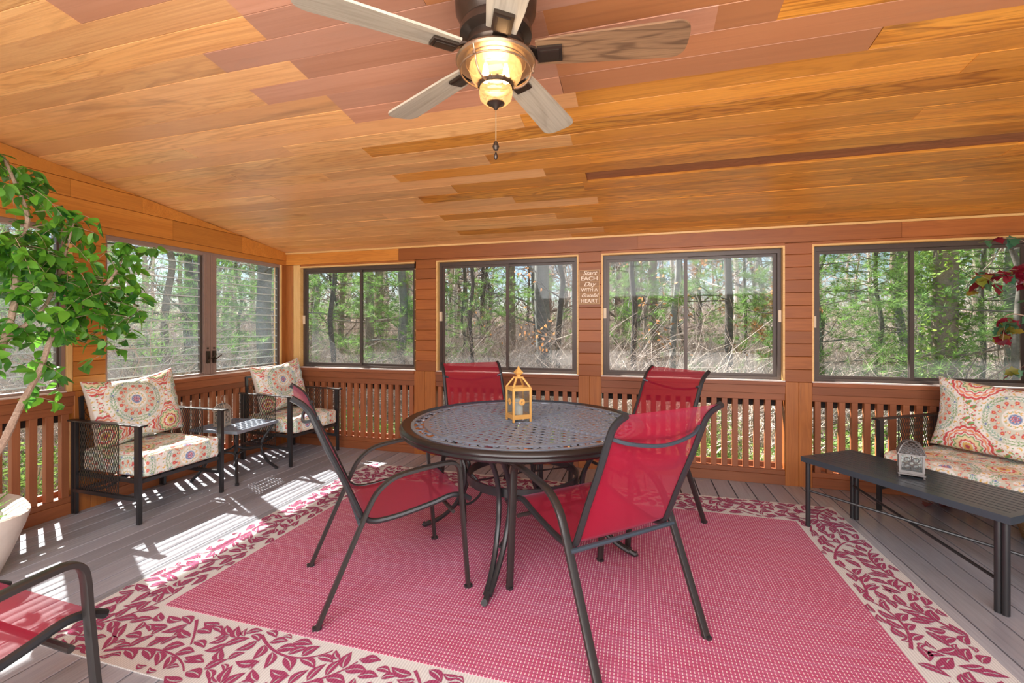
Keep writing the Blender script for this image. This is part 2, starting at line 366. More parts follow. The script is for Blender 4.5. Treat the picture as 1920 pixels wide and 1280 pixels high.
# walls.  frame functions: s along wall, n outward, z
WF = {'back': lambda s, n, z: (s, YB+n, z), 'left': lambda s, n, z: (XL-n, s, z), 'right': lambda s, n, z: (XR+n, s, z), 'front': lambda s, n, z: (s, YF-n, z)}
def wboard(wl, nm, s0, s1, n0, n1, z0, z1, mat, parent, ch=.002):
    return board(nm, WF[wl](s0, n0, z0), WF[wl](s1, n1, z1), mat, parent, ch)
def wbox(m, wl, s0, s1, n0, n1, z0, z1, mi=0):
    a = WF[wl](s0, n0, z0); b = WF[wl](s1, n1, z1); m.box([min(p, q) for p, q in zip(a, b)], [max(p, q) for p, q in zip(a, b)], mi=mi)
ZS, ZT = .905, 2.085       # window sill / head
def column(wl, wall, s0, s1, seed, mat='siding', siding_to=2.12):
    m = MB(); wbox(m, wl, s0+.004, s1-.004, .014, .125, 0, siding_to)
    struct(m.build('column_core', mat, wall))
    z = ZS-.0; h = .1115; k = 0
    while z < siding_to-.02:
        h2 = min(h, siding_to-z); wboard(wl, 'siding_board', s0, s1, -.004, .014, z+.001, z+h2-.0015, mat, wall, .003); z += h; k += 1
    mid = (s0+s1)/2
    for a, b in ((s0, mid), (mid, s1)):
        wboard(wl, 'vertical_board', a+.0005, b-.0005, -.014, .014, .0, ZS-.001, 'postw', wall, .003)
def railing(wl, wall, s0, s1):
    """sill, rails and balusters of one bay"""
    nm = struct(MB_empty('trim_railing'))
    nm.parent = wall
    def b(name, *a): return wboard(wl, name, *a, nm)
    b('sill_cap', s0, s1, -.022, .11, .872, .905, 'rail')
    b('upper_rail', s0, s1, -.010, .07, .80, .8715, 'rail')
    b('lower_upper_rail', s0, s1, .000, .04, .742, .7995, 'rail')
    b('bottom_rail', s0, s1, -.006, .06, .087, .128, 'rail')
    b('baseboard_strip', s0, s1, -.012, .06, 0, .0865, 'rail')
    b('outer_top_rail', s0, s1, .095, .12, .675, .80, 'gap'); b('outer_bottom_rail', s0, s1, .09, .12, .06, .165, 'rail')
    n = round((s1-s0)/.0905); st = (s1-s0)/n
    for k in range(n):
        c = s0+st*(k+.5)
        wboard(wl, 'baluster', c-.0225, c+.0225, .002, .042, .1285, .7415, 'bal', nm, .002)
def MB_empty(name):
    o = bpy.data.objects.new(name, None); COL.objects.link(o); o.empty_display_size = .1; return o
def slider(n, wl, s0, s1, mid, latch_s):
    w_ = struct(MB_empty('window_%d' % n)); N0, N1 = .045, .10
    m = MB()
    for a in ((s0, s0+.03, ZS, ZT), (s1-.03, s1, ZS, ZT), (s0+.03, s1-.03, ZS, ZS+.035), (s0+.03, s1-.03, ZT-.04, ZT)): wbox(m, wl, a[0], a[1], N0, N1, a[2], a[3])
    m.build('window_frame', 'bronze_al', w_)
    for (a, b, n0) in ((s0+.03, mid+.015, .055), (mid-.015, s1-.03, .075)):
        m = MB()
        for q in ((a, a+.028, ZS+.035, ZT-.04), (b-.028, b, ZS+.035, ZT-.04), (a+.028, b-.028, ZS+.035, ZS+.06), (a+.028, b-.028, ZT-.065, ZT-.04)): wbox(m, wl, q[0], q[1], n0, n0+.014, q[2], q[3])
        sh = m.build('sash', 'bronze_al', w_)
        m = MB(); wbox(m, wl, a+.02, b-.02, n0+.005, n0+.009, ZS+.05, ZT-.055); m.build('pane', 'glass', sh)
    m = MB()
    for z in latch_s[1:]: wbox(m, wl, latch_s[0]-.014, latch_s[0]+.014, .035, .055, z-.05, z+.05)
    m.build('latch', 'latch', w_)
    # inner liner round the opening, its pale sunlit look put into the colour
    m = MB(); L = .016
    for a in ((s0-L, s0, ZS+.0105, ZT), (s1, s1+L, ZS+.0105, ZT), (s0-L, s1+L, ZT, ZT+L)): wbox(m, wl, a[0], a[1], -.004, .10, a[2], a[3])
    struct(m.build('trim_%d' % n, 'lightjamb', w_))
    m = MB(); wbox(m, wl, s0-L, s1+L, -.010, .10, ZS+.0002, ZS+.010); m.build('window_sill', 'sillw', w_)
    return w_

# --- back wall
wb = struct(MB_empty('wall_back'))
m = MB(); wbox(m, 'back', XL-.1, XR+.1, .016, .125, 2.10, 2.42); struct(m.build('header_core', 'siding', wb))
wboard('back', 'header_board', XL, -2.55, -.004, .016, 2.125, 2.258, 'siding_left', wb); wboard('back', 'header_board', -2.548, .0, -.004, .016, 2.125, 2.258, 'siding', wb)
wboard('back', 'header_board', .002, 2.1, -.004, .016, 2.125, 2.258, 'siding', wb); wboard('back', 'header_board', 2.102, XR, -.004, .016, 2.125, 2.258, 'siding', wb)
bays = [(-3.855, -2.352), (-2.098, -.56), (-.338, 1.247), (1.455, 3.0)]
for (a, b) in bays+[(3.2, XR-.05)]: wboard('back', 'head_strip', a, b, .0, .016, 2.1015, 2.1245, 'siding', wb)
struct(board('trim_ceiling_moulding', (XL, YB-.018, 2.252), (XR, YB-.004, 2.272), 'lightjamb'))
for i, (a, b) in enumerate([(-2.352, -2.098), (-.56, -.338), (1.247, 1.455), (3.0, 3.2)]): column('back', wb, a, b, i)
# corner post
struct(board('corner_post', (XL, YB-.006, 0), (-3.965, YB+.12, 2.12), 'postw', wb)); struct(board('corner_post', (-3.963, YB+.004, .80), (-3.871, YB+.12, 2.12), 'lightjamb', wb)); struct(board('corner_post', (-3.963, YB+.002, .0), (-3.871, YB+.12, .799), 'rail', wb))
for i, (a, b) in enumerate(bays): railing('back', wb, a, b)
railing('back', wb, 3.2, XR)
slider(1, 'back', -3.855, -2.352, -3.07, (-3.84, 1.47)); slider(2, 'back', -2.078, -.575, -1.31, (-2.06, 1.50))
slider(3, 'back', -.322, 1.231, .438, (-.306, 1.52)); slider(4, 'back', 1.471, 2.984, 2.20, (1.485, 1.43))
tag(bpy.data.objects['window_1'], None, None)
m = MB(); wbox(m, 'back', 1.205, 1.228, .03, .055, 1.43, 1.535); m.build('latch', 'latch', bpy.data.objects['window_3'])
# outside eave of the roof over the back wall
m = MB(); m.box((XL-.15, YB+.126, 2.13), (XR+.3, YB+.50, 2.18)); struct(m.build('roof_eave', 'rail'))

# --- left wall
wl_ = struct(MB_empty('wall_left'))
m = MB()
def gable(m, wl, n0, n1, z0, sA, sB):
    a = [WF[wl](sA, n0, z0), WF[wl](sB, n0, z0), WF[wl](sB, n0, cz(sB)+.02), WF[wl](sA, n0, cz(sA)+.02)]
    b = [WF[wl](sA, n1, z0), WF[wl](sB, n1, z0), WF[wl](sB, n1, cz(sB)+.02), WF[wl](sA, n1, cz(sA)+.02)]
    m.add(a+b, [(0, 1, 2, 3), (7, 6, 5, 4), (0, 4, 5, 1), (1, 5, 6, 2), (2, 6, 7, 3), (3, 7, 4, 0)])
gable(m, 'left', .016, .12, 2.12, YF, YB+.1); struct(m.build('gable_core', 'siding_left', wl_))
def sid(wl, par, zs, mat):
    for (z0, z1, cut) in zs:
        ymax = YB if z1 < CZ else min(YB, YB-(z1-CZ)/CS)
        ymin_full = ymax
        cs = [YF, cut, ymin_full] if YF < cut < ymin_full else [YF, ymin_full]
        for a, b in zip(cs, cs[1:]): wboard(wl, 'siding_board', a+.001, b-.001, -.004, .016, z0+.001, z1-.0015, mat, par, .003)
        if z1 > CZ and z0 < CZ+CS*(YB-YF):  # triangular end
            yl = ymax; yr = min(YB, YB-(z0-CZ)/CS) if z0 > CZ else YB
            if yr > yl+.01:
                m = MB(); P = [(yl, z0+.001), (yr, z0+.001), (yr, cz(yr)), (yl, z1-.0015)]
                m.add([WF[wl](y, -.004, z) for y, z in P]+[WF[wl](y, .016, z) for y, z in P], [(0, 1, 2, 3), (7, 6, 5, 4), (0, 4, 5, 1), (1, 5, 6, 2), (2, 6, 7, 3), (3, 7, 4, 0)])
                m.build('siding_board', mat, par)
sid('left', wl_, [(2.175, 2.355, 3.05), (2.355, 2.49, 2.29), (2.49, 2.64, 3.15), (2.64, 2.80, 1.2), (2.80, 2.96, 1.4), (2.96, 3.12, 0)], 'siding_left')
wboard('left', 'head_board', YF, YB, .0, .016, 2.121, 2.174, 'siding_left', wl_)
struct(board('corner_post', (XL-.1, YB-.09, 0), (XL-.0, YB-.0, 2.12), 'postw', wl_))
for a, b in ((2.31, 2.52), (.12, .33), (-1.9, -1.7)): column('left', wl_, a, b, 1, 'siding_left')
for a, b in ((2.52, YB-.09), (.33, 2.31), (-1.7, .12), (YF, -1.9)): railing('left', wl_, a, b)
def jalousie(n, wl, s0, s1, mull):
    w_ = struct(MB_empty('window_%d' % n)); zt = 2.12
    m = MB()
    for a in ((s0, s0+.022, ZS, zt), (s1-.022, s1, ZS, zt), (s0+.022, s1-.022, ZS, ZS+.03), (s0+.022, s1-.022, zt-.035, zt)): wbox(m, wl, a[0], a[1], .012, .07, a[2], a[3])
    m.build('window_frame', 'brown_al', w_)
    m = MB()
    for q in (0, 1):
        wbox(m, wl, mull[0]+q*.067, mull[0]+q*.067+.062, .0, .06, ZS+.02, zt-.02); wbox(m, wl, mull[0]+q*.067+.018, mull[0]+q*.067+.024, -.006, .0, ZS+.02, zt-.02)
    m.build('mullion', 'brown_al', w_)
    m = MB()
    for q in (0, 1):
        c = mull[0]+.03+q*.067; wbox(m, wl, c-.014, c+.014, -.022, .0, 1.03, 1.15)
        m.tube([WF[wl](c-.01, -.03, 1.06), WF[wl](c+.045, -.055, 1.11)], .006, 6)
        wbox(m, wl, c-.01, c+.01, -.01, 0, 1.17, 1.185)
    m.build('crank_handle', 'bronze', w_)
    for (a, b) in ((s0+.022, mull[0]), (mull[1], s1-.022)):
        if b-a < .1: continue
        m = MB(); wbox(m, wl, b-.028, b-.012, .015, .05, ZS+.04, zt-.04); m.build('louver_track', 'bronze_al', w_)
        
        z = ZS+.06
        while z < zt-.10:
            m = MB(); A = [WF[wl](a+.004, .026, z+.000), WF[wl](b-.03, .026, z+.000), WF[wl](b-.03, .044, z+.083), WF[wl](a+.004, .044, z+.083)]
            B = [WF[wl](a+.004, .032, z-.001), WF[wl](b-.03, .032, z-.001), WF[wl](b-.03, .050, z+.082), WF[wl](a+.004, .050, z+.082)]
            m.add(A+B, [(0, 1, 2, 3)], 0); m.add(A+B, [(0, 4, 5, 1), (2, 6, 7, 3)], 1); wbox(m, wl, a+.004, b-.03, .022, .0262, z-.003, z+.006, 1)
            m.build('louver', ['louverg', 'louvere'], w_); z += .079
    m = MB(); wbox(m, wl, s0, s1, -.006, .03, ZS+.0002, ZS+.010); m.build('window_sill', 'sillw', w_)
jalousie(5, 'left', 2.52, 4.34, (3.358, 3.487)); jalousie(6, 'left', .345, 2.27, (1.24, 1.37))
struct(board('trim_5', (XL-.10, 2.272, ZS), (XL+.002, 2.309, 2.12), 'lightjamb')); struct(board('trim_6', (XL-.10, 4.341, ZS+.01), (XL+.002, YB-.0905, 2.12), 'lightjamb'))
jalousie(7, 'left', -1.69, .11, (-.85, -.72)); 

# --- right wall (out of frame) with windows like the back wall; front wall plain
wr = struct(MB_empty('wall_right')); m = MB(); gable(m, 'right', 0, .12, 2.12, YF, YB+.1); struct(m.build('gable_core', 'siding', wr))
for a, b in ((4.2, YB+.1), (2.2, 2.42), (.1, .32), (-2.0, -1.78)):
    m = MB(); wbox(m, 'right', a, b, 0, .12, 0, 2.12); struct(m.build('column_core', 'siding', wr))
for k, (a, b) in enumerate(((2.42, 4.2), (.32, 2.2), (-1.78, .1))):
    railing('right', wr, a, b); slider(8+k, 'right', a, b, (a+b)/2, (a+.02, 1.5))
wfr = struct(MB_empty('wall_front')); m = MB(); wbox(m, 'front', XL-.1, XR+.1, 0, .12, 0, 3.3); struct(m.build('wall_boarding', 'siding', wfr))

# ================================================================ FURNITURE
def rect(w_, h_): return [(-w_/2, -h_/2), (w_/2, -h_/2), (w_/2, h_/2), (-w_/2, h_/2)]
def rrect(w_, h_, c=.3):
    a, b = w_/2, h_/2; ca_, cb = a*(1-c), b*(1-c)
    return [(-ca_, -b), (ca_, -b), (a, -cb), (a, cb), (ca_, b), (-ca_, b), (-a, cb), (-a, -cb)]

# ---- sling dining chairs
def make_chair():
    t = thing('dining_chair', 'x', 'chair')
    U = lambda u, y, z: (u-.37, y, z)
    barp = [(.0, 0), (.116, .262), (.205, .460), (.225, .505), (.262, .572), (.315, .620), (.38, .648), (.50, .665), (.60, .673), (.650, .672), (.677, .652), (.690, .61), (.700, .47), (.738, 0)]
    for sg in (-1, 1):
        y = sg*.302
        m = MB(); m.sweep(smooth_path([U(u, y, z) for u, z in barp[:2]]+[U(u, y, z) for u, z in barp[2:]], 4), rrect(.036, .020), up=(0, 1, 0))
        # flat bar broad face upwards on the arm
        m = MB(); m.sweep(smooth_path([U(u, y, z) for u, z in barp], 4), rrect(.020, .036), up=(0, 1, 0))
        m.build('side_frame', 'brownblack', t, True)
    rail = [(.765, .448), (.735, .468), (.695, .484), (.646, .486), (.556, .464), (.403, .436), (.30, .426), (.245, .432), (.207, .456), (.185, .497), (.117, .655), (.044, .815), (-.012, .950), (-.035, .995), (-.065, 1.028), (-.105, 1.056)]
    rp = smooth_path([(u, 0, z) for u, z in rail], 4)
    for sg in (-1, 1):
        m = MB(); m.tube([U(p.x, sg*.262, p.z) for p in rp], .0145, 8, up=(0, 1, 0)); m.build('sling_rail', 'black', t, True)
    # sling: one cloth, curved across
    def cloth(ps, name, sag, off):
        m = MB(); ny = 8; vs = []; n = len(ps)
        for i, p in enumerate(ps):
            a = ps[max(i-1, 0)]; b = ps[min(i+1, n-1)]; d = (b-a).normalized(); nr = Vector((-d.z, 0, d.x))   # normal
            e = math.sin(PI*i/(n-1))**.5 if n > 1 else 0
            for j in range(ny+1):
                y = -.262+.524*j/ny; s_ = 1-(2*j/ny-1)**2
                q = p+nr*(off+sag*s_*e); vs.append(U(q.x, y, q.z))
        fs = [(i*(ny+1)+j, (i+1)*(ny+1)+j, (i+1)*(ny+1)+j+1, i*(ny+1)+j+1) for i in range(n-1) for j in range(ny)]
        m.add(vs, fs); return m.build(name, 'sling', t, True)
    k = min(range(len(rp)), key=lambda i: abs(rp[i].x-.207)+abs(rp[i].z-.456))
    cloth(rp[4:k+1], 'seat_sling', .012, -.008); cloth(rp[k:-1], 'back_sling', .016, -.006)
    m = MB(); m.tube([U(.19, -.30, .438), U(.19, .30, .438)], .011, 8); m.build('rear_crossbar', 'slate', t, True)
    m = MB(); m.tube([U(.655, -.30, .415), U(.655, .30, .415)], .011, 8)
    m.build('front_crossbar', 'brownblack', t, True)
    m = MB(); m.tube(smooth_path([U(.005-.0, -.262, .955), U(-.035, -.17, .925), U(-.05, 0, .905), U(-.035, .17, .925), U(.005, .262, .955)], 6), .0085, 8, up=(1, 0, 0)); m.build('back_bow', 'slate', t, True)
    for sg in (-1, 1):
        for q, (u, z) in enumerate([(0, 0), (.738, 0)]):
            m = MB(); m.box(U(u-.020, sg*.302-.012, 0), U(u+.020, sg*.302+.012, .012)); m.build('foot_cap', 'black', t)
    return t
def place(o, x, y, deg, label=None, z=0):
    o.location = (x, y, z); o.rotation_euler = (0, 0, math.radians(deg))
    if label: o['label'] = label
    return o
ch0 = make_chair()
chs = [('A', -.177, 2.197, 133.5, 'red sling dining chair seen from behind, nearest the camera right of the round table'),
       ('B', -1.34, 2.186, 42.6, 'sling dining chair left of the round table, turned side-on with its arms under the top'),
       ('C', -.02, 3.33, 226, 'red sling dining chair behind the table, on the right near the back railing'),
       ('D', -1.165, 3.40, -52, 'red sling dining chair behind the table, on the left near the back railing'),
       ('E', -1.955, .657, 88, 'sling chair at the front left corner of the deck, cut by the frame edge')]
for i, (k, x, y, d, lb) in enumerate(chs):
    o = ch0 if i == 0 else copy_tree(ch0)
    place(o, x, y, d, lb, .008 if k != 'E' else 0); o['group'] = 'red sling dining chairs'

# ---- round cast table
TX, TY, TZ, TR = -.715, 2.79, .785, .775
t = thing('round_table', 'round black cast metal dining table with woven lattice top', 'table', (TX, TY, .008))
m = MB()
m.lathe([(.70, -.012), (.745, -.002), (.758, .0), (.770, -.008), (.775, -.022), (.768, -.034), (.772, -.046), (.758, -.060), (.735, -.064), (.725, -.05), (.70, -.03), (.70, -.012)], 96, (0, 0, TZ))
m.build('rim', 'ironrim', t, True)
sp_ang = math.radians(-90-28)
top = MB(); dz = TZ-.012
SEC = 4; RI = .615
for s_ in range(SEC):
    a0 = sp_ang+s_*PI/2; R2 = Matrix.Rotation(a0, 4, 'Z')
    # curved bands (arcs bowed in the sector) and straight cross bands woven over them
    pu = .050
    for i in range(1, 13):
        u = i*pu
        if u > RI-.02: break
        vmax = math.sqrt(max(RI*RI-u*u, 0)); n = max(3, int(vmax/.03)); path = []
        for k in range(n+1):
            v = .012+(vmax-.012)*k/n; path.append(R2 @ Vector((u+.022*math.sin(PI*min(1, v/.6)), v, dz+.0025*math.cos(PI*v/.036+PI*i))))
        top.sweep(path, rect(.019, .005))
    pv = .036
    for j in range(1, 18):
        v = j*pv-.012
        if v > RI-.02: break
        umax = math.sqrt(max(RI*RI-v*v, 0)); n = max(3, int(umax/.043)); path = []
        for k in range(n+1):
            u = .012+(umax-.012)*k/n; path.append(R2 @ Vector((u, v, dz-.0025*math.cos(PI*u/.050+PI*j))))
        top.sweep(path, rect(.0115, .005))
    top.build('lattice', 'iron', t); top = MB()
m = MB(); m.lathe([(RI-.015, dz-.006), (RI-.015, dz+.005), (RI+.010, dz+.005), (RI+.010, dz-.006)], 72); m.lathe([(.686, dz-.006), (.686, dz+.005), (.706, dz+.005), (.706, dz-.006)], 72)
for k in range(4):
    a = sp_ang+k*PI/2; c_, s_ = math.cos(a), math.sin(a)
    m.bar((.05*c_, .05*s_, dz), (.70*c_, .70*s_, dz), .022, .012); m.bar((.05*c_, .05*s_, dz+.003), (.70*c_, .70*s_, dz+.003), .006, .012)
m.lathe([(.028, dz-.005), (.028, dz+.006), (.075, dz+.006), (.075, dz-.005)], 32)
m.build('top_frame', 'iron', t, True)
NSC = 20
for k in range(NSC):
    for sg in (-1, 1):
        m = MB()
        a0 = sp_ang+(k+.5)*2*PI/NSC; path = []
        for q in range(15):
            tt = q/14; ra = .020*(1-tt)+.004; th = tt*PI*2.2
            aa = a0+sg*(.035+(.022 if True else 0)); r_ = .650
            path.append((r_*math.cos(aa)+ra*math.cos(th*sg+aa)*1., r_*math.sin(aa)+ra*math.sin(th*sg+aa), dz))
        tail = []
        for q in range(7):
            tt = q/6; aa = a0+sg*(.057+.09*tt); r_ = .67+.012*math.cos(tt*PI*2)-.02*tt; tail.append((r_*math.cos(aa), r_*math.sin(aa), dz))
        m.sweep(path, rect(.008, .007)); m.sweep(tail, rect(.010, .007)); m.build('scroll', 'iron', t)
t_under = MB()
for k in range(4):
    a = math.radians(-93+90*k+2); d = Vector((math.cos(a), math.sin(a), 0)); tn = Vector((-d.y, d.x, 0))
    for sg in (-1, 1):
        pts = [(.62, .034, TZ-.05), (.52, .034, .66), (.43, .034, .55), (.385, .034, .43), (.40, .030, .31), (.47, .022, .18), (.575, .013, .08), (.665, .010, .028)]
        m = MB(); P = smooth_path([d*r+tn*(sg*w_)+Vector((0, 0, z)) for r, w_, z in pts], 4); m.tube(P, .0135, 8, up=tuple(tn), flat=1.15)
        if sg < 0:
            m.tube([d*.655+Vector((0, 0, .035)), d*.70+Vector((0, 0, .012)), d*.715+Vector((0, 0, .02))], .017, 8)
        m.build('leg', 'black', t, True)
    m = MB(); m.tube(smooth_path([d*.47+Vector((0, 0, .18)), d*.36+Vector((0, 0, .20)), d*.28+Vector((0, 0, .30)), d*.36+Vector((0, 0, .40))], 5), .009, 6); m.build('scroll_brace', 'black', t, True)
m = MB(); m.lathe([(.345, .405), (.345, .455), (.358, .455), (.358, .405), (.345, .405)], 48); m.build('ring', 'black', t, True)
m = MB()
for k in range(2):
    a = math.radians(40+k*90); d = Vector((math.cos(a), math.sin(a), 0)); m.tube(smooth_path([d*-.35+Vector((0, 0, .43)), d*-.1+Vector((0, 0, .435)), Vector((0, 0, .44+.018*k)), d*.1+Vector((0, 0, .435)), d*.35+Vector((0, 0, .43))], 3), .005, 6)
m.build('ring_wire', 'black', t, True)

# ---- lanterns
def gold_lantern(loc, rz):
    t = thing('candle_lantern', 'yellow-gold lantern with glass panes on the round table', 'lantern', loc, rz); hw = .058; H1 = .215
    m = MB()
    for sx in (-1, 1):
        for sy in (-1, 1): m.box((sx*hw-.006, sy*hw-.006, 0), (sx*hw+.006, sy*hw+.006, H1))
    for sx in (-1, 1):
        m.box((sx*hw-.005, -hw, .018), (sx*hw+.005, hw, .045)); m.box((sx*hw-.005, -hw, H1-.02), (sx*hw+.005, hw, H1)); m.box((-hw, sx*hw-.005, .018), (hw, sx*hw+.005, .045)); m.box((-hw, sx*hw-.005, H1-.02), (hw, sx*hw+.005, H1))
    m.build('frame', 'gold', t)
    m = MB(); m.box((-hw, -hw, .03), (hw, hw, .036)); m.build('base_plate', 'gold', t)
    m = MB()
    for sx in (-1, 1):
        for sy in (-1, 1): m.bar((sx*hw, sy*hw, H1), (sx*.02, sy*.02, H1+.062), .011, .009)
    m.box((-.024, -.024, H1+.056), (.024, .024, H1+.066)); m.build('roof_frame', 'gold', t)
    m = MB(); m.lathe([(.0, 0), (.016, .0), (.013, .012), (.034, .028), (.032, .033), (.012, .052), (.004, .068), (0, .072)], 4, (0, 0, H1+.062), rot=PI/4); m.build('finial', 'gold', t)
    for k in range(4):
        m = MB(); R = Matrix.Rotation(k*PI/2, 4, 'Z'); m.box((hw-.001, -hw+.006, .045), (hw+.001, hw-.006, H1-.02), R); p = m.build('pane', 'pane', t)
        m = MB(); m.lathe([(.004, 0), (.012, .002), (.018, 0)], 10); m.lathe([(.018, 0), (.021, 0)], 10)
        for q in range(10):
            a = 2*PI*q/10; m.box((.008, -.0022, 0), (.021, .0022, .0025), Matrix.Rotation(a, 4, 'Z'))
        for v in (-1, 1): m.box((-.001, v*.022 if v > 0 else -.05, 0), (.001, .05 if v > 0 else -.022, .002))
        m.v = [tuple((R @ Matrix.Translation((hw+.002, 0, .125)) @ Matrix.Rotation(PI/2, 4, 'Y')) @ Vector(p)) for p in m.v]; m.build('medallion', 'gold', p)
    return t
gold_lantern((-.735, 2.76, TZ+.004), math.radians(38))
m = MB(); m.lathe([(0, 0), (.030, 0), (.030, .098), (.026, .102), (.008, .098), (0, .098)], 20); m.tube([(0, 0, .098), (.001, 0, .112)], .0015, 5)
o = m.build('pillar_candle', 'wax', None, True); o.location = (-.735, 2.76, TZ+.042); tag(o, 'short white pillar candle inside the gold lantern', 'candle')
def dome_lantern(loc, rz, hw, hb, hd, mat, label, foot=.012, ring=False):
    t = thing('filigree_lantern', label, 'lantern', loc, rz)
    m = MB(); m.box((-hw*1.12, -hw*1.12, foot), (hw*1.12, hw*1.12, foot+.008)); m.box((-hw, -hw, foot+.008), (hw, hw, foot+.024)); m.build('base', mat, t)
    m = MB()
    for sx in (-1, 1):
        for sy in (-1, 1): m.box((sx*hw*.95-.006, sy*hw*.95-.006, foot+.02), (sx*hw*.95+.006, sy*hw*.95+.006, hb))
    m.box((-hw*1.1, -hw*1.1, hb-.004), (hw*1.1, hw*1.1, hb+.004)); m.build('frame', mat, t)
    for sx in (-1, 1):
        for sy in (-1, 1): m = MB(); m.lathe([(0, 0), (.006, 0), (.004, foot), (0, foot)], 8, (sx*hw, sy*hw, 0)); m.build('foot', mat, t)
    for k in range(4):
        R = Matrix.Rotation(k*PI/2, 4, 'Z'); m = MB(); m.box((hw*.9, -hw*.9, foot+.024), (hw*.9+.002, hw*.9, hb-.004), R); p = m.build('pane', 'pane', t)
        m = MB(); zc = (foot+.02+hb)/2; rr_ = (hb-foot)/2*.75
        def arc(cy, cz_, r, a0, a1, n=8): return [R @ Vector((hw*.94+.003, cy+r*math.cos(a0+(a1-a0)*i/n), cz_+r*math.sin(a0+(a1-a0)*i/n))) for i in range(n+1)]
        m.tube(arc(0, zc, rr_*.28, 0, 2*PI), .0032, 4); 
        for q in range(4):
            a = PI/4+q*PI/2; m.tube(arc(rr_*.62*math.cos(a), zc+rr_*.62*math.sin(a), rr_*.30, 0, 2*PI, 8), .0026, 4)
            a = q*PI/2; m.tube([R @ Vector((hw*.94+.003, rr_*.3*math.cos(a), zc+rr_*.3*math.sin(a))), R @ Vector((hw*.94+.003, rr_*.95*math.cos(a), zc+rr_*.95*math.sin(a)))], .0028, 4)
        m.build('filigree', mat, p)
    # pierced dome: ribs + lattice
    prof = [(1.15, 0), (1.08, .10), (1.0, .28), (.82, .60), (.55, .86), (.25, .98), (0, 1.0)]
    m = MB()
    for k in range(4):
        a = PI/4+k*PI/2; m.tube([(hw*1.414*r*math.cos(a), hw*1.414*r*math.sin(a), hb+hd*z) for r, z in prof], .0035, 5)
    for k in range(4):
        R = Matrix.Rotation(k*PI/2, 4, 'Z')
        for ro in range(1, 6):
            z0 = ro/6.5
            r = np.interp(z0, [p[1] for p in prof], [p[0] for p in prof])*hw; n = max(1, int(5*r/hw))
            for c in range(n):
                yy = (-r+2*r*(c+.5)/n)*.9; q = .011*hw/.07
                m.tube([R @ Vector((r*1.0+.001, yy+q*math.cos(b), hb+hd*z0+q*math.sin(b))) for b in np.linspace(0, 2*PI, 7)], .0024, 4)
    for k in range(4):
        R = Matrix.Rotation(k*PI/2, 4, 'Z'); pv = [(p[0]*hw*.93, p[1]) for p in prof]
        vs = []; 
        for r, z in pv: vs += [R @ Vector((r, -r, hb+hd*z*.97)), R @ Vector((r, r, hb+hd*z*.97))]
        m.add(vs, [(2*i, 2*i+1, 2*i+3, 2*i+2) for i in range(len(pv)-1)], 1)
    m.box((-hw*1.18, -hw*1.18, hb), (hw*1.18, hw*1.18, hb+.005)); m.build('pierced_dome', [mat, 'brownblack'], t)
    m = MB(); zt = hb+hd; m.lathe([(0, -.004), (.006, 0), (.007, .006), (0, .012)], 8, (0, 0, zt))
    if ring:
        m.lathe([(.004, 0), (.003, .012), (0, .012)], 8, (0, 0, zt+.008)); m.tube([(0, .022*math.cos(b), zt+.042+.026*math.sin(b)) for b in np.linspace(0, 2*PI, 15)], .0022, 5)
    m.build('finial', mat, t); return t

# ---- coffee table (slatted metal), right
A_ = math.radians(-55.5); lx = Vector((math.cos(A_), math.sin(A_), 0)); ly = Vector((-lx.y, lx.x, 0))
CTL, CTW, CTH = 1.06, .50, .487
NL = Vector((1.098, 3.535, 0)); cc = NL+lx*CTL/2+ly*CTW/2
t = thing('coffee_table', 'long dark slatted metal coffee table in front of the settee', 'table', tuple(cc), A_)
X2, Y2 = CTL/2, CTW/2
m = MB()
for sg in (-1, 1): m.box((-X2, sg*(Y2-.017)-.017, CTH-.036), (X2, sg*(Y2-.017)+.017, CTH)); m.box((sg*(X2-.017)-.017, -Y2+.034, CTH-.036), (sg*(X2-.017)+.017, Y2-.034, CTH))
m.box((-.015, -Y2+.03, CTH-.03), (.015, Y2-.03, CTH-.012)); m.build('top_frame', 'slate', t)
ns = 9; sw = (CTW-.068)/ns
for k in range(ns):
    y = -Y2+.034+sw*(k+.5); me = chbox(CTL-.068, sw-.0065, .010, .002, 'slate'); o = link('slat', me, t); o.location = (0, y, CTH-.006)
for sx in (-1, 1):
    for sy in (-1, 1):
        m = MB(); c_ = (sx*(X2-.03), sy*(Y2-.03))
        m.tube([(c_[0], c_[1], .004), (c_[0], c_[1], CTH-.03)], .0155, 10)
        if not (sx < 0 and sy < 0): m.tube([(c_[0]-sx*.027, c_[1], .004), (c_[0]-sx*.027, c_[1], CTH-.03)], .0155, 10)
        m.build('leg', 'black', t, True)
for sg, z in ((-1, .150), (1, .165)):
    m = MB(); m.tube([(-X2+.03, -sg*(Y2-.03), z+.09), (0, 0, z+.045), (X2-.03, sg*(Y2-.03), z+.05-.05)], .0085, 8); m.build('cross_brace', 'black', t, True)
p = NL+lx*.55+ly*.17
from mathutils import geometry
dome_lantern((1.60, 3.26, CTH), math.radians(-22), .056, .135, .075, 'greyl', 'grey filigree metal lantern standing on the slatted coffee table', .014)

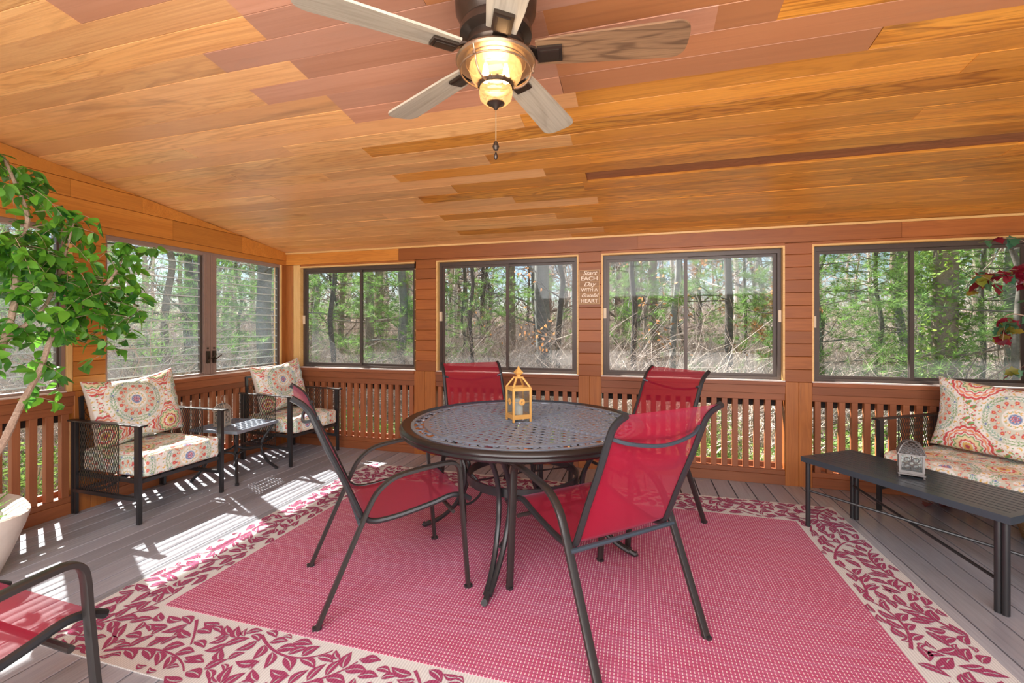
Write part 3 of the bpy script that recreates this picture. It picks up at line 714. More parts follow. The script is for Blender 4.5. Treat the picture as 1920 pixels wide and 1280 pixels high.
# ---- cushions: print is computed per vertex (cloth dye only)
def mandala(U_, V_, per=.40, seed=0, ox=0., oy=0., sc=1.22):
    U_, V_ = (U_-ox)/sc, (V_-oy)/sc; per = per/sc
    n = U_.shape; col = np.empty(n+(3,)); col[:] = (.86, .855, .80)
    iu = np.round(U_/per); iv = np.round(V_/per); du = U_-iu*per; dv = V_-iv*per
    r = np.hypot(du, dv); th = np.arctan2(dv, du)
    iu2 = np.floor(U_/per); iv2 = np.floor(V_/per); eu = U_-(iu2+.5)*per; ev = V_-(iv2+.5)*per; r2 = np.hypot(eu, ev); th2 = np.arctan2(ev, eu)
    def put(mask, c): col[mask] = c
    red, dred, grn, teal, yel, blu, wht, sage, coral = (.66, .045, .05), (.45, .02, .08), (.16, .38, .10), (.12, .42, .34), (.78, .50, .10), (.14, .22, .46), (.88, .88, .84), (.60, .66, .54), (.84, .30, .14)
    def cells(rr, tt, ra, rb, n_, rad, c, ph=0, shape=1.):
        rm = (ra+rb)/2; a = (tt/(2*PI)*n_+ph) % 1-.5; d = np.hypot(a*2*PI*rm/n_, (rr-rm)*shape); put(d < rad, c)
    put(r < .172, wht); put(r < .146, sage); put(r < .145, (.70, .73, .64))
    # leafy ring
    m_ = (r > .116) & (r < .142); a = np.sin(th*46+(r-.129)*np.sign(r-.129)*520); put(m_ & (a > .1), grn); put(m_ & (a > .55) & (np.sin(th*5) > .2), teal)
    put(np.abs(r-.129) < .0022, wht); cells(r, th, .124, .134, 8, .0085, (.55, .65, .62)); cells(r, th, .124, .134, 8, .0055, blu)
    put((r > .110) & (r < .115), wht); put((r > .111) & (r < .1135) & (np.sin(th*60) > 0), teal)
    # red floral ring
    put((r > .058) & (r < .109), (.64, .66, .54)); cells(r, th, .088, .104, 14, .0100, red); cells(r, th, .088, .104, 14, .0035, yel)
    cells(r, th, .066, .082, 14, .0075, coral, .5); cells(r, th, .066, .082, 14, .0025, wht, .5); cells(r, th, .078, .086, 28, .0035, dred, .25)
    put(r < .057, wht); cells(r, th, .034, .052, 10, .0085, yel); cells(r, th, .038, .052, 10, .0055, wht, .06); cells(r, th, .036, .050, 10, .0035, grn, .5)
    put(r < .029, (.45, .55, .66)); put(r < .026, blu); put((r < .021) & (np.cos(8*th) > -.2), (.85, .75, .70)); put((r < .018) & (np.cos(8*th) > .15), red); put(r < .0045, dred)
    # crescents
    cells(r, th, .150, .168, 20, .0105, yel); a = (th/(2*PI)*20+.09) % 1-.5; d = np.hypot(a*2*PI*.159/20, r-.163); put((d < .0085) & (r > .148) & (r < .172), wht)
    cells(r, th, .150, .168, 20, .0032, grn, .5)
    # scallops in between
    out = r > .172
    col[out] = wht
    a3 = np.sin((U_+V_)*62)*.35; b = out & (r2 > .120) & (np.sin(U_*118+a3*3)*np.sin(V_*126+a3*2) > .42); put(b, grn); b = out & (r2 > .120) & (np.sin(U_*118+a3*3+PI)*np.sin(V_*126+a3*2) > .62); put(b, (.62, .70, .50))
    put(out & (r < .181), (.80, .84, .74)); cells(r, th, .176, .188, 40, .0042, red)
    for q, cc_ in ((.118, red), (.104, wht), (.098, coral)):
        edge = q+.010*np.abs(np.sin(th2*8)); put(out & (r2 < edge), cc_)
    m_ = out & (r2 < .094)
    put(m_, wht); a = np.sin(th2*12)*.006
    for q, cc_ in ((.086, red), (.078, (.86, .80, .70)), (.070, grn), (.062, (.84, .74, .45)), (.044, red), (.034, wht), (.026, yel), (.012, dred)): put(out & (r2 < q+a*(1 if q > .05 else .5)), cc_)
    b = out & (r2 > .124) & (np.sin(U_*236+a3*6)*np.sin(V_*252+a3*4) < -.62); put(b, red)
    b = out & (r2 > .128) & (np.sin(U_*110+1)*np.sin(V_*120+2) > .82); put(b, yel)
    return col
def grid_faces(nu, nv, base=0):
    a = np.arange(nu-1)[:, None]*nv+np.arange(nv-1)[None, :]+base
    return np.stack([a, a+nv, a+nv+1, a+1], -1).reshape(-1, 4)
def cloth_obj(name, parts, label, cat):
    V = np.concatenate([p[0].reshape(-1, 3) for p in parts]); Cc = np.concatenate([p[1].reshape(-1, 3) for p in parts]); F = []; k = 0
    for p in parts:
        nu, nv = p[0].shape[:2]; f = grid_faces(nu, nv, k); F.append(f[:, ::-1] if p[2] else f); k += nu*nv
    F = np.concatenate(F); me = bpy.data.meshes.new(name)
    me.vertices.add(len(V)); me.vertices.foreach_set('co', V.ravel()); me.loops.add(F.size); me.loops.foreach_set('vertex_index', F.ravel())
    me.polygons.add(len(F)); me.polygons.foreach_set('loop_start', np.arange(0, F.size, 4)); me.polygons.foreach_set('loop_total', np.full(len(F), 4)); me.polygons.foreach_set('use_smooth', np.ones(len(F), bool))
    me.update(calc_edges=True); at = me.color_attributes.new('print', 'FLOAT_COLOR', 'POINT'); at.data.foreach_set('color', np.concatenate([Cc, np.ones((len(Cc), 1))], 1).ravel())
    me.materials.append(MT['print']); me.validate(); o = link(name, me); return tag(o, label, cat)
def pillow(name, W, H, T, label, per, ox, oy, seed, step=.004):
    """local: x across, y up, z out to the front"""
    nu, nv = int(W/step), int(H/step); u = np.linspace(-1, 1, nu); v = np.linspace(-1, 1, nv); Ug, Vg = np.meshgrid(u, v, indexing='ij')
    pinch = 1-.055*(1-Ug**2)*np.abs(Vg)**3; pin2 = 1-.06*(1-Vg**2)*np.abs(Ug)**3
    X = Ug*W/2*pin2; Y = Vg*H/2*pinch
    body = ((1-np.abs(Ug)**2.6)*(1-np.abs(Vg)**2.6)).clip(0)**.42
    wr = .006*np.sin(7*Ug+4*Vg+seed)*np.sin(5*Vg-3*Ug+seed*2)+.004*np.sin(17*Ug*np.abs(Vg)+seed)
    ang_ = np.arctan2(Vg, Ug); wr = wr+.006*np.sin(ang_*14+seed)*(np.hypot(Ug, Vg) > .6)
    Z = T/2*body+wr*body; sag = -.03*(1-Ug**2)*(Vg > 0)*Vg**2
    Y = Y+sag
    pr = mandala(Ug*W/2, Vg*H/2, per, 0, ox, oy); edge = (np.abs(Ug) > .985) | (np.abs(Vg) > .98); pr[edge] = (.70, .60, .50)
    f = np.stack([X, Y, Z], -1); b = np.stack([X, Y, -T*.35*body], -1)
    o = cloth_obj(name, [(f, pr, False), (b, pr, True)], label, 'pillow'); return o
def seat_cushion(name, D, W, T, label, per, ox, oy, r=.035, step=.005):
    """local x front-back, y across, z up from 0"""
    parts = []; h = (D/2, W/2, T/2)
    axes = [(2, 0, 1, 1), (2, 0, 1, -1), (0, 1, 2, 1), (0, 1, 2, -1), (1, 0, 2, 1), (1, 0, 2, -1)]
    for ax, a, b, sg in axes:
        if ax == 2 and sg < 0: st = .05
        else: st = step
        na, nb = max(4, int(2*h[a]/st)), max(4, int(2*h[b]/st)); A, B = np.meshgrid(np.linspace(-h[a], h[a], na), np.linspace(-h[b], h[b], nb), indexing='ij')
        P = np.zeros(A.shape+(3,)); P[..., a] = A; P[..., b] = B; P[..., ax] = sg*h[ax]
        inner = np.clip(P, [-(q-r) for q in h], [(q-r) for q in h]); d = P-inner; ln = np.linalg.norm(d, axis=-1, keepdims=True); P2 = inner+d/np.maximum(ln, 1e-6)*r
        x, y = P2[..., 0]/h[0], P2[..., 1]/h[1]
        bulge = .018*(1-x**2).clip(0)*(1-y**2).clip(0); P2[..., 2] += np.where(P2[..., 2] > 0, bulge+.003*np.sin(P2[..., 0]*31+P2[..., 1]*17)+.002*np.sin(P2[..., 1]*43), 0)
        P2[..., 0] += .008*np.sin(P2[..., 1]*14)*(1-np.abs(P2[..., 2])/h[2]); 
        if ax == 2: pu, pv = P[..., 1], P[..., 0]
        elif ax == 0: pu, pv = P[..., 1], P[..., 2]+h[0]
        else: pu, pv = P[..., 0]+h[1], P[..., 2]
        pr = mandala(pu, pv, per, 0, ox, oy)
        if ax != 2: pr[np.abs(np.abs(P[..., 2])-h[2]) < .006] = (.72, .55, .42)
        P2[..., 2] += T/2
        flip = {(2, 1): False, (2, -1): True, (0, 1): False, (0, -1): True, (1, 1): True, (1, -1): False}[(ax, sg)]
        parts.append((P2, pr, flip))
    return cloth_obj(name, parts, label, 'cushion')

# ---- lounge seats (two armchairs, one settee): steel frame with expanded-metal sides
def expanded(m, P0, ex, ez, W, H, pitchx=.0125, cell=.052, r=.0019):
    n = int(W/pitchx); k = int(H/(cell/2))
    for i in range(n+1):
        x = i*pitchx+(W-n*pitchx)/2; path = []
        for j in range(k+1):
            z = H*j/k; off = pitchx*.42*(1 if (j+i) % 2 else -1); path.append(P0+ex*(x+off)+ez*z)
        m.sweep(path, [(-r, -r*.6), (r, -r*.6), (r, r*.6), (-r, r*.6)], up=tuple(ex.cross(ez)), cap=False)
def lounge(label, cat, W, name='lounge_armchair'):
    t = thing(name, label, cat); D = .34; y2 = W/2
    for sx in (-1, 1):
        for sy in (-1, 1):
            m = MB(); z1 = .688
            m.box((sx*D-.012-.0, sy*y2-.013, .006), (sx*D+.012, sy*y2+.013, z1)); m.box((sx*(D-.027)-.010, sy*y2-.010, .006 if sx < 0 else .17), (sx*(D-.027)+.010, sy*y2+.010, z1))
            m.build('leg', 'black', t)
    for sy in (-1, 1):
        y = sy*y2
        m = MB(); m.sweep([(-D-.03, y, .694), (D+.045, y, .694)], rrect(.052, .013)); m.build('armrest', 'brownblack', t)
        m = MB(); m.box((-D, y-.012, .165), (D, y+.012, .190)); m.build('side_rail', 'black', t)
        m = MB(); expanded(m, Vector((-.27, y, .190)), Vector((1, 0, 0)), Vector((0, 0, 1)), .40, .495)
        m.box((.13, y-.002, .19), (.134, y+.002, .688)); m.box((-.274, y-.002, .19), (-.27, y+.002, .688)); m.build('mesh_side_panel', 'brownblack', t)
    m = MB(); y = y2-.015
    m.box((-D, -y, .285), (-D+.025, y, .31)); m.box((D-.025, -y, .285), (D, y, .31))
    for s_ in (-1, 1): m.box((-D, s_*y-.012, .285), (D, s_*y+.012, .31))
    k = int(W/.11)
    for i in range(1, k): m.box((-D, -y+2*y*i/k-.012, .302), (D, -y+2*y*i/k+.012, .310))
    m.build('seat_frame', 'black', t)
    m = MB(); lean = -.20
    for s_ in (-1, 1): m.bar((-D+.03, s_*(y-.03), .30), (-D-.0, s_*(y-.03), .86), .024, .02)
    m.box((-D-.012, -y+.03, .842), (-D+.012, y-.03, .866)); m.build('back_frame', 'black', t)
    m = MB(); expanded(m, Vector((-D+.015, -y+.06, .33)), Vector((0, 1, 0)), Vector((-.03, 0, 1)).normalized(), 2*y-.12, .50, .03, .08); m.build('mesh_back', 'brownblack', t)
    for s_ in (-1, 1):
        m = MB(); m.tube(smooth_path([(-D+.02, s_*y*.97, .165), (-.10, s_*y*.80, .20), (.02, s_*y*.7, .285)], 4), .012, 6); m.build('brace', 'black', t, True)
    m = MB(); m.box((-D+.02, -y, .165), (-D+.04, y, .188)); m.build('stretcher', 'black', t)
    return t
def put_pillow(o, root, x, z, lean, tilt=0, y=0):
    M0 = Matrix.Translation(root.location) @ Matrix.Rotation(root.rotation_euler.z, 4, 'Z') @ Matrix.Translation((x, y, z)) @ Matrix.Rotation(-lean, 4, 'Y') @ Matrix.Rotation(tilt, 4, 'X')
    # pillow local x across -> chair y ; y up -> z ; z out -> x
    B = Matrix(((0, 0, 1, 0), (1, 0, 0, 0), (0, 1, 0, 0), (0, 0, 0, 1)))
    o.matrix_world = M0 @ B
def put_seat(o, root, x, z):
    o.matrix_world = Matrix.Translation(root.location) @ Matrix.Rotation(root.rotation_euler.z, 4, 'Z') @ Matrix.Translation((x, 0, z))
L1 = place(lounge('black metal armchair with mesh sides against the left windows', 'armchair', .63), -3.69, 2.61, -1); L1['group'] = 'mesh-sided lounge armchairs'
L2 = place(lounge('black metal armchair with mesh sides in the far left corner', 'armchair', .63), -3.60, 3.985, -6); L2['group'] = 'mesh-sided lounge armchairs'
c1 = seat_cushion('seat_cushion', .66, .585, .165, 'thick medallion-print seat cushion on the armchair by the left windows', .42, .03, .33); put_seat(c1, L1, .03, .315)
c2 = seat_cushion('seat_cushion', .66, .585, .155, 'thick medallion-print seat cushion on the armchair in the far corner', .42, -.12, .33); put_seat(c2, L2, .03, .315)
p1 = pillow('back_pillow', .66, .53, .20, 'large medallion-print pillow leaning on the armchair by the left windows', .46, -.05, .06, 1.3); put_pillow(p1, L1, -.17, .752, .20, .07)
p2 = pillow('back_pillow', .62, .52, .20, 'large medallion-print pillow leaning on the armchair in the far corner', .44, -.03, .06, 2.7); put_pillow(p2, L2, -.17, .748, .20, .10)
ST = place(lounge('black metal settee with mesh sides across the right of the back wall', 'settee', 1.42, 'settee'), 2.43, 3.575, 213)
c3 = seat_cushion('seat_cushion', .66, 1.36, .15, 'long medallion-print seat cushion on the settee', .40, .1, .33); put_seat(c3, ST, .03, .315)
p3 = pillow('back_pillow', 1.28, .52, .21, 'long two-medallion pillow leaning on the settee back', .50, .36, .02, 4.1); put_pillow(p3, ST, -.15, .738, .16, -.02, -.0)

# ---- side table between the armchairs
t = thing('side_table', 'small square cast metal side table between the two armchairs', 'table', (-3.62, 3.31, 0), math.radians(4)); hw = .25; Hh = .475
m = MB()
for s_ in (-1, 1): m.box((-hw, s_*(hw-.015)-.015, Hh-.026), (hw, s_*(hw-.015)+.015, Hh)); m.box((s_*(hw-.015)-.015, -hw+.03, Hh-.026), (s_*(hw-.015)+.015, hw-.03, Hh))
m.build('top_frame', 'iron', t)
m = MB()
for i in range(1, 14):
    u = -hw+.03+(2*hw-.06)*i/14
    m.sweep([(u, -hw+.03+(2*hw-.06)*k/14, Hh-.008+.002*(-1)**(k+i)) for k in range(15)], rect(.016, .005)); m.sweep([(-hw+.03+(2*hw-.06)*k/14, u, Hh-.008-.002*(-1)**(k+i)) for k in range(15)], rect(.013, .005))
m.build('lattice_top', 'iron', t)
for sx in (-1, 1):
    for sy in (-1, 1):
        m = MB(); P = smooth_path([(sx*.225, sy*.225, Hh-.02), (sx*.20, sy*.20, .40), (sx*.155, sy*.155, .30), (sx*.15, sy*.15, .20), (sx*.185, sy*.185, .09), (sx*.235, sy*.235, .018)], 4); m.tube(P, .0125, 8)
        m.lathe([(0, 0), (.016, .002), (.016, .022), (0, .026)], 8, (sx*.238, sy*.238, 0)); m.build('leg', 'black', t, True)
m = MB()
for k in range(4):
    a, b = [(1, 1), (-1, 1), (-1, -1), (1, -1)][k], [(-1, 1), (-1, -1), (1, -1), (1, 1)][k]
    m.tube(smooth_path([(a[0]*.15, a[1]*.15, .235), ((a[0]+b[0])*.04, (a[1]+b[1])*.04, .235), (b[0]*.15, b[1]*.15, .235)], 5), .010, 6)
m.build('curved_stretcher', 'black', t, True)
dome_lantern((-3.68, 3.22, Hh), math.radians(20), .048, .145, .065, 'silver', 'small silver ring-topped lantern on the square side table', .004, True)

# ---- rug
RX0, RX1, RY0, RY1, BW = -2.61, 1.435, 1.31, 3.94, .35
rug = thing('area_rug', 'burgundy woven outdoor rug with cream vine-leaf border under the table', 'rug', ((RX0+RX1)/2, (RY0+RY1)/2, 0))
hx, hy = (RX1-RX0)/2, (RY1-RY0)/2
m = MB(); m.box((-hx, -hy, 0), (hx, hy, .006)); m.build('border_field', 'rugb', rug)
m = MB(); m.box((-hx+BW, -hy+BW, .006), (hx-BW, hy-BW, .0078)); m.build('centre_field', 'rugc', rug)
vine = MB(); rr = random.Random(11); occ = {}; zc = [0]
def zv(): zc[0] += 1; return .0082+(zc[0] % 9)*.00009
def ok(x, y, d):
    ci, cj = int(x//.1), int(y//.1)
    for i in (-1, 0, 1):
        for j in (-1, 0, 1):
            for a, b, c in occ.get((ci+i, cj+j), ()):
                if (x-a)**2+(y-b)**2 < ((d+c)*.5)**2: return False
    return True
def occupy(x, y, d): occ.setdefault((int(x//.1), int(y//.1)), []).append((x, y, d))
def inb(x, y, mg=.008):
    return abs(x) < hx-mg and abs(y) < hy-mg and (abs(x) > hx-BW+mg+.012 or abs(y) > hy-BW+mg+.012)
def vleaf(x, y, a, L, Wd, keep=.62):
    cx_, cy_ = x+math.cos(a)*L*.55, y+math.sin(a)*L*.55; t1 = (x+math.cos(a)*L*.28, y+math.sin(a)*L*.28); t2 = (x+math.cos(a)*L*.85, y+math.sin(a)*L*.85); dd = Wd*2*keep
    if not (inb(cx_, cy_) and inb(x+math.cos(a)*L, y+math.sin(a)*L) and ok(cx_, cy_, dd) and ok(*t2, dd*.7) and ok(*t1, dd*.7)): return False
    occupy(cx_, cy_, Wd*2.0); occupy(*t2, Wd*1.1); occupy(*t1, Wd*1.3); c_, s_ = math.cos(a), math.sin(a); n = 6; Z = zv()
    for sg in (-1, 1):
        up_ = []; lo_ = []
        for i in range(n+1):
            tt = i/n; wv = Wd*math.sin(PI*tt**.8)*(1 if tt < 1 else 0); mid = .0026 if .12 < tt < .8 else 0
            px, py = tt*L, sg*wv; bx = .012*math.sin(PI*tt); up_.append((x+c_*px-s_*(py+bx), y+s_*px+c_*(py+bx), Z)); lo_.append((x+c_*px-s_*(sg*mid+bx), y+s_*px+c_*(sg*mid+bx), Z))
        fs = [(i, i+1, n+1+i+1, n+1+i) for i in range(n)]
        vine.add(lo_+up_, fs if sg > 0 else [tuple(reversed(f)) for f in fs])
    return True
def stem(pts, w_=.0072):
    P = [Vector((a, b, 0)) for a, b in pts]; n = len(P); vs = []; Z = zv()
    for i, p in enumerate(P):
        d = (P[min(i+1, n-1)]-P[max(i-1, 0)]).normalized(); q = w_*(1-.6*i/n); nn = Vector((-d.y, d.x, 0))*q; vs += [(p.x+nn.x, p.y+nn.y, Z), (p.x-nn.x, p.y-nn.y, Z)]; occupy(p.x, p.y, .012)
    vine.add(vs, [(2*i+1, 2*i+3, 2*i+2, 2*i) for i in range(n-1)])
def curl(x, y, a, turn, L):
    pts = []; n = 18; lv = []
    for i in range(n+1):
        if i > 2 and not ok(x, y, .03): break
        pts.append((x, y)); st = L/n; a += turn*(.3+1.4*i/n)/n
        if i > 0 and i % 3 == 0: lv.append((x, y, a, i))
        x += math.cos(a)*st; y += math.sin(a)*st
        if not inb(x, y, .004): break
    if len(pts) < 7: return
    stem(pts); x, y = pts[-1]
    vleaf(x, y, a, .075, .018, .2)
    for lx_, ly_, la, i in lv:
        for sg in (-1, 1):
            b = la+sg*rr.uniform(.55, .9); vleaf(lx_+.012*math.cos(b), ly_+.012*math.sin(b), b, rr.uniform(.075, .10), rr.uniform(.019, .026), .30)
sides = [((-hx+.02, -hy+BW/2), (1, 0), 2*hx), ((hx-.02, hy-BW/2), (-1, 0), 2*hx), ((-hx+BW/2, hy-.02), (0, -1), 2*hy), ((hx-BW/2, -hy+.02), (0, 1), 2*hy)]
for (sx, sy), (dx, dy), Ls in sides:
    k = 0; s_ = .02
    while s_ < Ls-.05:
        off = .13 if k % 2 else -.13; x, y = sx+dx*s_-dy*off, sy+dy*s_+dx*off; a = math.atan2(dy, dx)
        sg = -1 if k % 2 else 1
        curl(x, y, a+sg*rr.uniform(.3, .8), -sg*rr.uniform(1.0, 2.6)*(1 if k % 3 else -.6), rr.uniform(.34, .50)); s_ += .19; k += 1
for Lm in (.09, .07, .05):
    for _ in range(9000):
        x = rr.uniform(-hx, hx); y = rr.uniform(-hy, hy)
        if inb(x, y): vleaf(x, y, rr.uniform(0, 2*PI), rr.uniform(Lm*.9, Lm*1.15), Lm*.25, .72)
o = vine.build('vine_pattern', 'rugv', rug); o['kind'] = 'stuff'

# ---- sign on the column
t = thing('wall_sign', 'small wooden motto board hung on the middle column of the back wall', 'sign', (-.452, YB-.005, 1.775)); sw, sh = .196, .335
m = MB(); m.box((-sw/2, -.016, -sh/2), (sw/2, 0, sh/2)); m.build('back_board', 'signedge', t)
for k in range(6):
    z1 = sh/2-.004-k*(sh-.008)/6; me = chbox(sw-.008, .004, (sh-.008)/6-.002, .0006, 'signw'); o = link('slat', me, t); o.location = (0, -.018, z1-(sh-.008)/12)
for k, (txt, shear, sc) in enumerate([('Start', .45, .060), ('EACH', 0, .056), ('Day', .4, .060), ('WITH A', 0, .042), ('Grateful', .45, .048), ('HEART', 0, .050)]):
    cu = bpy.data.curves.new('lettering', 'FONT'); cu.body = txt; cu.size = sc; cu.shear = shear; cu.align_x = 'CENTER'; cu.align_y = 'CENTER'; cu.extrude = .001; cu.offset = .0008
    tmp = bpy.data.objects.new('tmp', cu); COL.objects.link(tmp); bpy.context.view_layer.update()
    me = bpy.data.meshes.new_from_object(tmp.evaluated_get(bpy.context.evaluated_depsgraph_get())); bpy.data.objects.remove(tmp); me.materials.clear(); me.materials.append(MT['signtext'])
    o = link('lettering', me, t); o.location = (0, -.021, sh/2-.004-(k+.5)*(sh-.008)/6); o.rotation_euler = (PI/2, 0, 0); 
    wd = max(v.co.x for v in me.vertices)-min(v.co.x for v in me.vertices); f_ = min(1.15, .165/wd); o.scale = (f_, 1, 1)

# ---- ceiling fan
FX, FY = -.485, 1.509; cf = cz(FY)
t = thing('ceiling_fan', 'five-blade ceiling fan with caged seeded-glass light on the sloping ceiling', 'fan', (FX, FY, cf-.0))
t.location.z = 0
def at_z(z): return (0, 0, z)
m = MB(); m.lathe([(0, cf+.03), (.145, cf+.03), (.150, 2.60), (.142, 2.50), (.120, 2.455), (.128, 2.44), (.128, 2.42), (.10, 2.405), (.105, 2.375), (.088, 2.350), (.075, 2.345), (0, 2.345)], 40); m.build('motor_housing', 'bronze', t, True)
ZB = 2.352
for k in range(5):
    a = .118+k*2*PI/5; R = Matrix.Rotation(a, 4, 'Z') @ Matrix.Rotation(math.radians(-11), 4, 'X')
    m = MB(); out = []; r0, r1 = .145, .655
    n = 8
    top_ = [(r0, .050), (.25, .060), (.50, .070), (r1-.05, .0745)]
    for q in range(1, n): b = PI/2*q/n; top_.append((r1-.05+.05*math.sin(b), .0745*math.cos(b)**.55))
    pl = top_+[(r1, 0)]+[(x, -y) for x, y in reversed(top_)]
    vs = [R @ Vector((x, y, -.004)) for x, y in pl]+[R @ Vector((x, y, .004)) for x, y in pl]; N = len(pl)
    m.add(vs, [tuple(range(N)), tuple(range(2*N-1, N-1, -1))]+[(j, j+N, (j+1) % N+N, (j+1) % N) for j in range(N)])
    lm = MB(); lm.v = [tuple((R.inverted() @ Vector(p))) for p in m.v]; lm.f = m.f; lm.mi = m.mi
    bl = lm.build('blade', 'blade_brown' if k == 0 else 'blade_grey', t); bl.matrix_local = Matrix.Translation((0, 0, ZB)) @ R
    m = MB(); m.sweep([(.07, 0, .0), (.13, 0, .004), (.15, 0, -.007)], rrect(.05, .012)); m.sweep([(.15, 0, -.010), (.235, 0, -.010)], rrect(.066, .012)); m.sweep([(.16, 0, -.017), (.225, 0, -.017)], rrect(.046, .006))
    br = m.build('blade_iron', 'bronze', t); br.matrix_local = Matrix.Translation((0, 0, ZB)) @ R
m = MB(); m.lathe([(.0, 2.345), (.10, 2.345), (.138, 2.336), (.1425, 2.328), (.138, 2.322), (.131, 2.326), (.10, 2.331), (.0, 2.333)], 48); m.build('light_plate', 'ringb', t, True)
m = MB(); m.lathe([(.078, 2.332), (.092, 2.315), (.095, 2.298), (.088, 2.275), (.072, 2.252), (.060, 2.243)], 40); m.build('glass_jar', 'jar', t, True)
m = MB(); m.lathe([(.056, 2.240), (.060, 2.225), (.056, 2.200), (.040, 2.185), (.022, 2.180)], 32); m.build('glass_cup', 'jar', t, True)
m = MB(); m.lathe([(.058, 2.238), (.0625, 2.240), (.0625, 2.252), (.058, 2.254), (.057, 2.246), (.058, 2.238)], 36)
for k in range(16):
    a = 2*PI*k/16; m.box((.061, -.0045, 2.2375), (.064, .0045, 2.2545), Matrix.Rotation(a, 4, 'Z'))
m.build('vented_band', 'bronze', t, True)
m = MB(); m.lathe([(0, 2.158), (.006, 2.163), (.016, 2.176), (.031, 2.183), (.031, 2.188), (0, 2.19)], 20); m.build('finial', 'bronze', t, True)
m = MB(); m.tube([(.126*math.cos(b), .126*math.sin(b), 2.296) for b in np.linspace(0, 2*PI, 49)[:-1]], .0034, 6, closed=True)
m.tube([(.108*math.cos(b), .108*math.sin(b), 2.322) for b in np.linspace(0, 2*PI, 41)[:-1]], .0022, 6, closed=True)
for k in range(3):
    a = math.radians(-105+k*120)
    m.tube(smooth_path([(r*math.cos(a), r*math.sin(a), z) for r, z in ((.137, 2.326), (.133, 2.31), (.126, 2.296), (.120, 2.272), (.100, 2.248), (.075, 2.238), (.062, 2.243))], 4), .0034, 6, up=(-math.sin(a), math.cos(a), 0))
    m.lathe([(0, -.006), (.006, -.004), (.006, .004), (0, .006)], 8, (.131*math.cos(a), .131*math.sin(a), 2.296))
m.build('wire_cage', 'ringb', t, True)
for k in range(2):
    a = math.radians(20+180*k); m = MB(); m.lathe([(0, 0), (.010, .004), (.014, .025), (.009, .055), (.006, .07), (0, .07)], 14, (.036*math.cos(a), .036*math.sin(a), 2.255)); m.build('bulb', 'bulb', t, True)
m = MB(); m.tube([(0, -.0, 2.160), (0, 0, 2.052)], .0016, 5)
for q in range(26): m.lathe([(0, -.0018), (.0026, 0), (0, .0018)], 5, (0, 0, 2.157-q*.0041))
m.build('pull_chain', 'chain', t)
m = MB(); m.lathe([(0, .0), (.006, -.005), (.0125, -.022), (.008, -.034), (0, -.036)], 12, (0, 0, 2.052)); m.lathe([(0, .0), (.003, -.003), (.0075, -.016), (.005, -.027), (0, -.029)], 12, (0, 0, 2.012)); m.tube([(0, 0, 2.018), (0, 0, 2.008)], .0012, 5)
m.build('pull_pendant', 'bronze', t, True)
pl = bpy.data.lights.new('fan_lamp', 'POINT'); pl.energy = 2.6; pl.color = (1, .70, .40); pl.shadow_soft_size = .04
po = bpy.data.objects.new('fan_lamp', pl); COL.objects.link(po); po.location = (FX, FY, 2.285)

# ================================================================ INDOOR PLANTS
def leaf_mesh(name, L, Wd, mat, lobes=0, fold=.25, curl_=.15):
    m = MB(); n = 6; mid = []; lf = []; rt = []
    for i in range(n+1):
        tt = i/n; wv = Wd*math.sin(PI*tt**.75)**.9 if 0 < tt < 1 else 0
        if lobes and 0 < i < n: wv *= (1.25 if i in (2, 4) else .8)
        x = tt*L; z = -curl_*L*tt*tt
        mid.append((x, 0, z)); lf.append((x-(.15*L if lobes and i == 2 else 0), wv, z+fold*wv)); rt.append((x-(.15*L if lobes and i == 2 else 0), -wv, z+fold*wv))
    m.add(mid+lf+rt, [(i, i+1, n+1+i+1, n+1+i) for i in range(n)]+[(i+1, i, 2*n+2+i, 2*n+2+i+1) for i in range(n)])
    me = m.mesh(name, mat); me.polygons.foreach_set('use_smooth', [True]*len(me.polygons)); return me, m
def rmat(rd, droop=.6):
    yaw = rd.uniform(0, 2*PI); pit = rd.gauss(droop, .45); rol = rd.gauss(0, .6)
    return Euler((rol, pit, yaw)).to_matrix().to_4x4()
def grow(rd, parent, origin_pts, mats_sizes, n_leaf, part_name, limit=300, keep=None, twig_mat='bark', r_twig=.0022, tl=(.10, .26)):
    """twigs off the given branch points, leaves along the twigs"""
    tw = MB(); L = []
    base = Vector(parent.location)
    while len(L) < n_leaf:
        p = Vector(rd.choice(origin_pts))+Vector((rd.gauss(0, .02), rd.gauss(0, .02), rd.gauss(0, .02)))
        d = Vector((rd.gauss(0, 1), rd.gauss(0, 1), rd.gauss(.15, .6))).normalized(); ln = rd.uniform(*tl); path = [p]
        for k in range(4): d = (d+Vector((0, 0, -.22))).normalized(); path.append(path[-1]+d*ln/4)
        if keep and not keep(path[-1]): continue
        tw.tube([q-base for q in path], r_twig, 4, scale=[1, .9, .8, .7, .5])
        for q in path[1:]:
            for _ in range(2):
                M = Matrix.Translation(q-base) @ Euler((rd.gauss(0, .6), rd.gauss(.55, .45), rd.uniform(0, 2*PI))).to_matrix().to_4x4() @ Matrix.Scale(rd.uniform(.8, 1.15), 4); L.append((M, rd.randrange(len(mats_sizes))))
    C_ = Vector(cam.location); L.sort(key=lambda e: (e[0].translation+base-C_).length)
    for M, k in L[:limit]:
        o = link(part_name, mats_sizes[k][0], parent); o.matrix_local = M
    if len(L) > limit:
        groups = {}
        mm = MB()
        for M, k in L[limit:]:
            src = mats_sizes[k][1]; mm.add([M @ Vector(v) for v in src.v], src.f, 0)
        o = mm.build('foliage', mats_sizes[0][0].materials[0], parent); o['kind'] = 'stuff'
    o = tw.build('twigs', twig_mat, parent); o['kind'] = 'stuff'
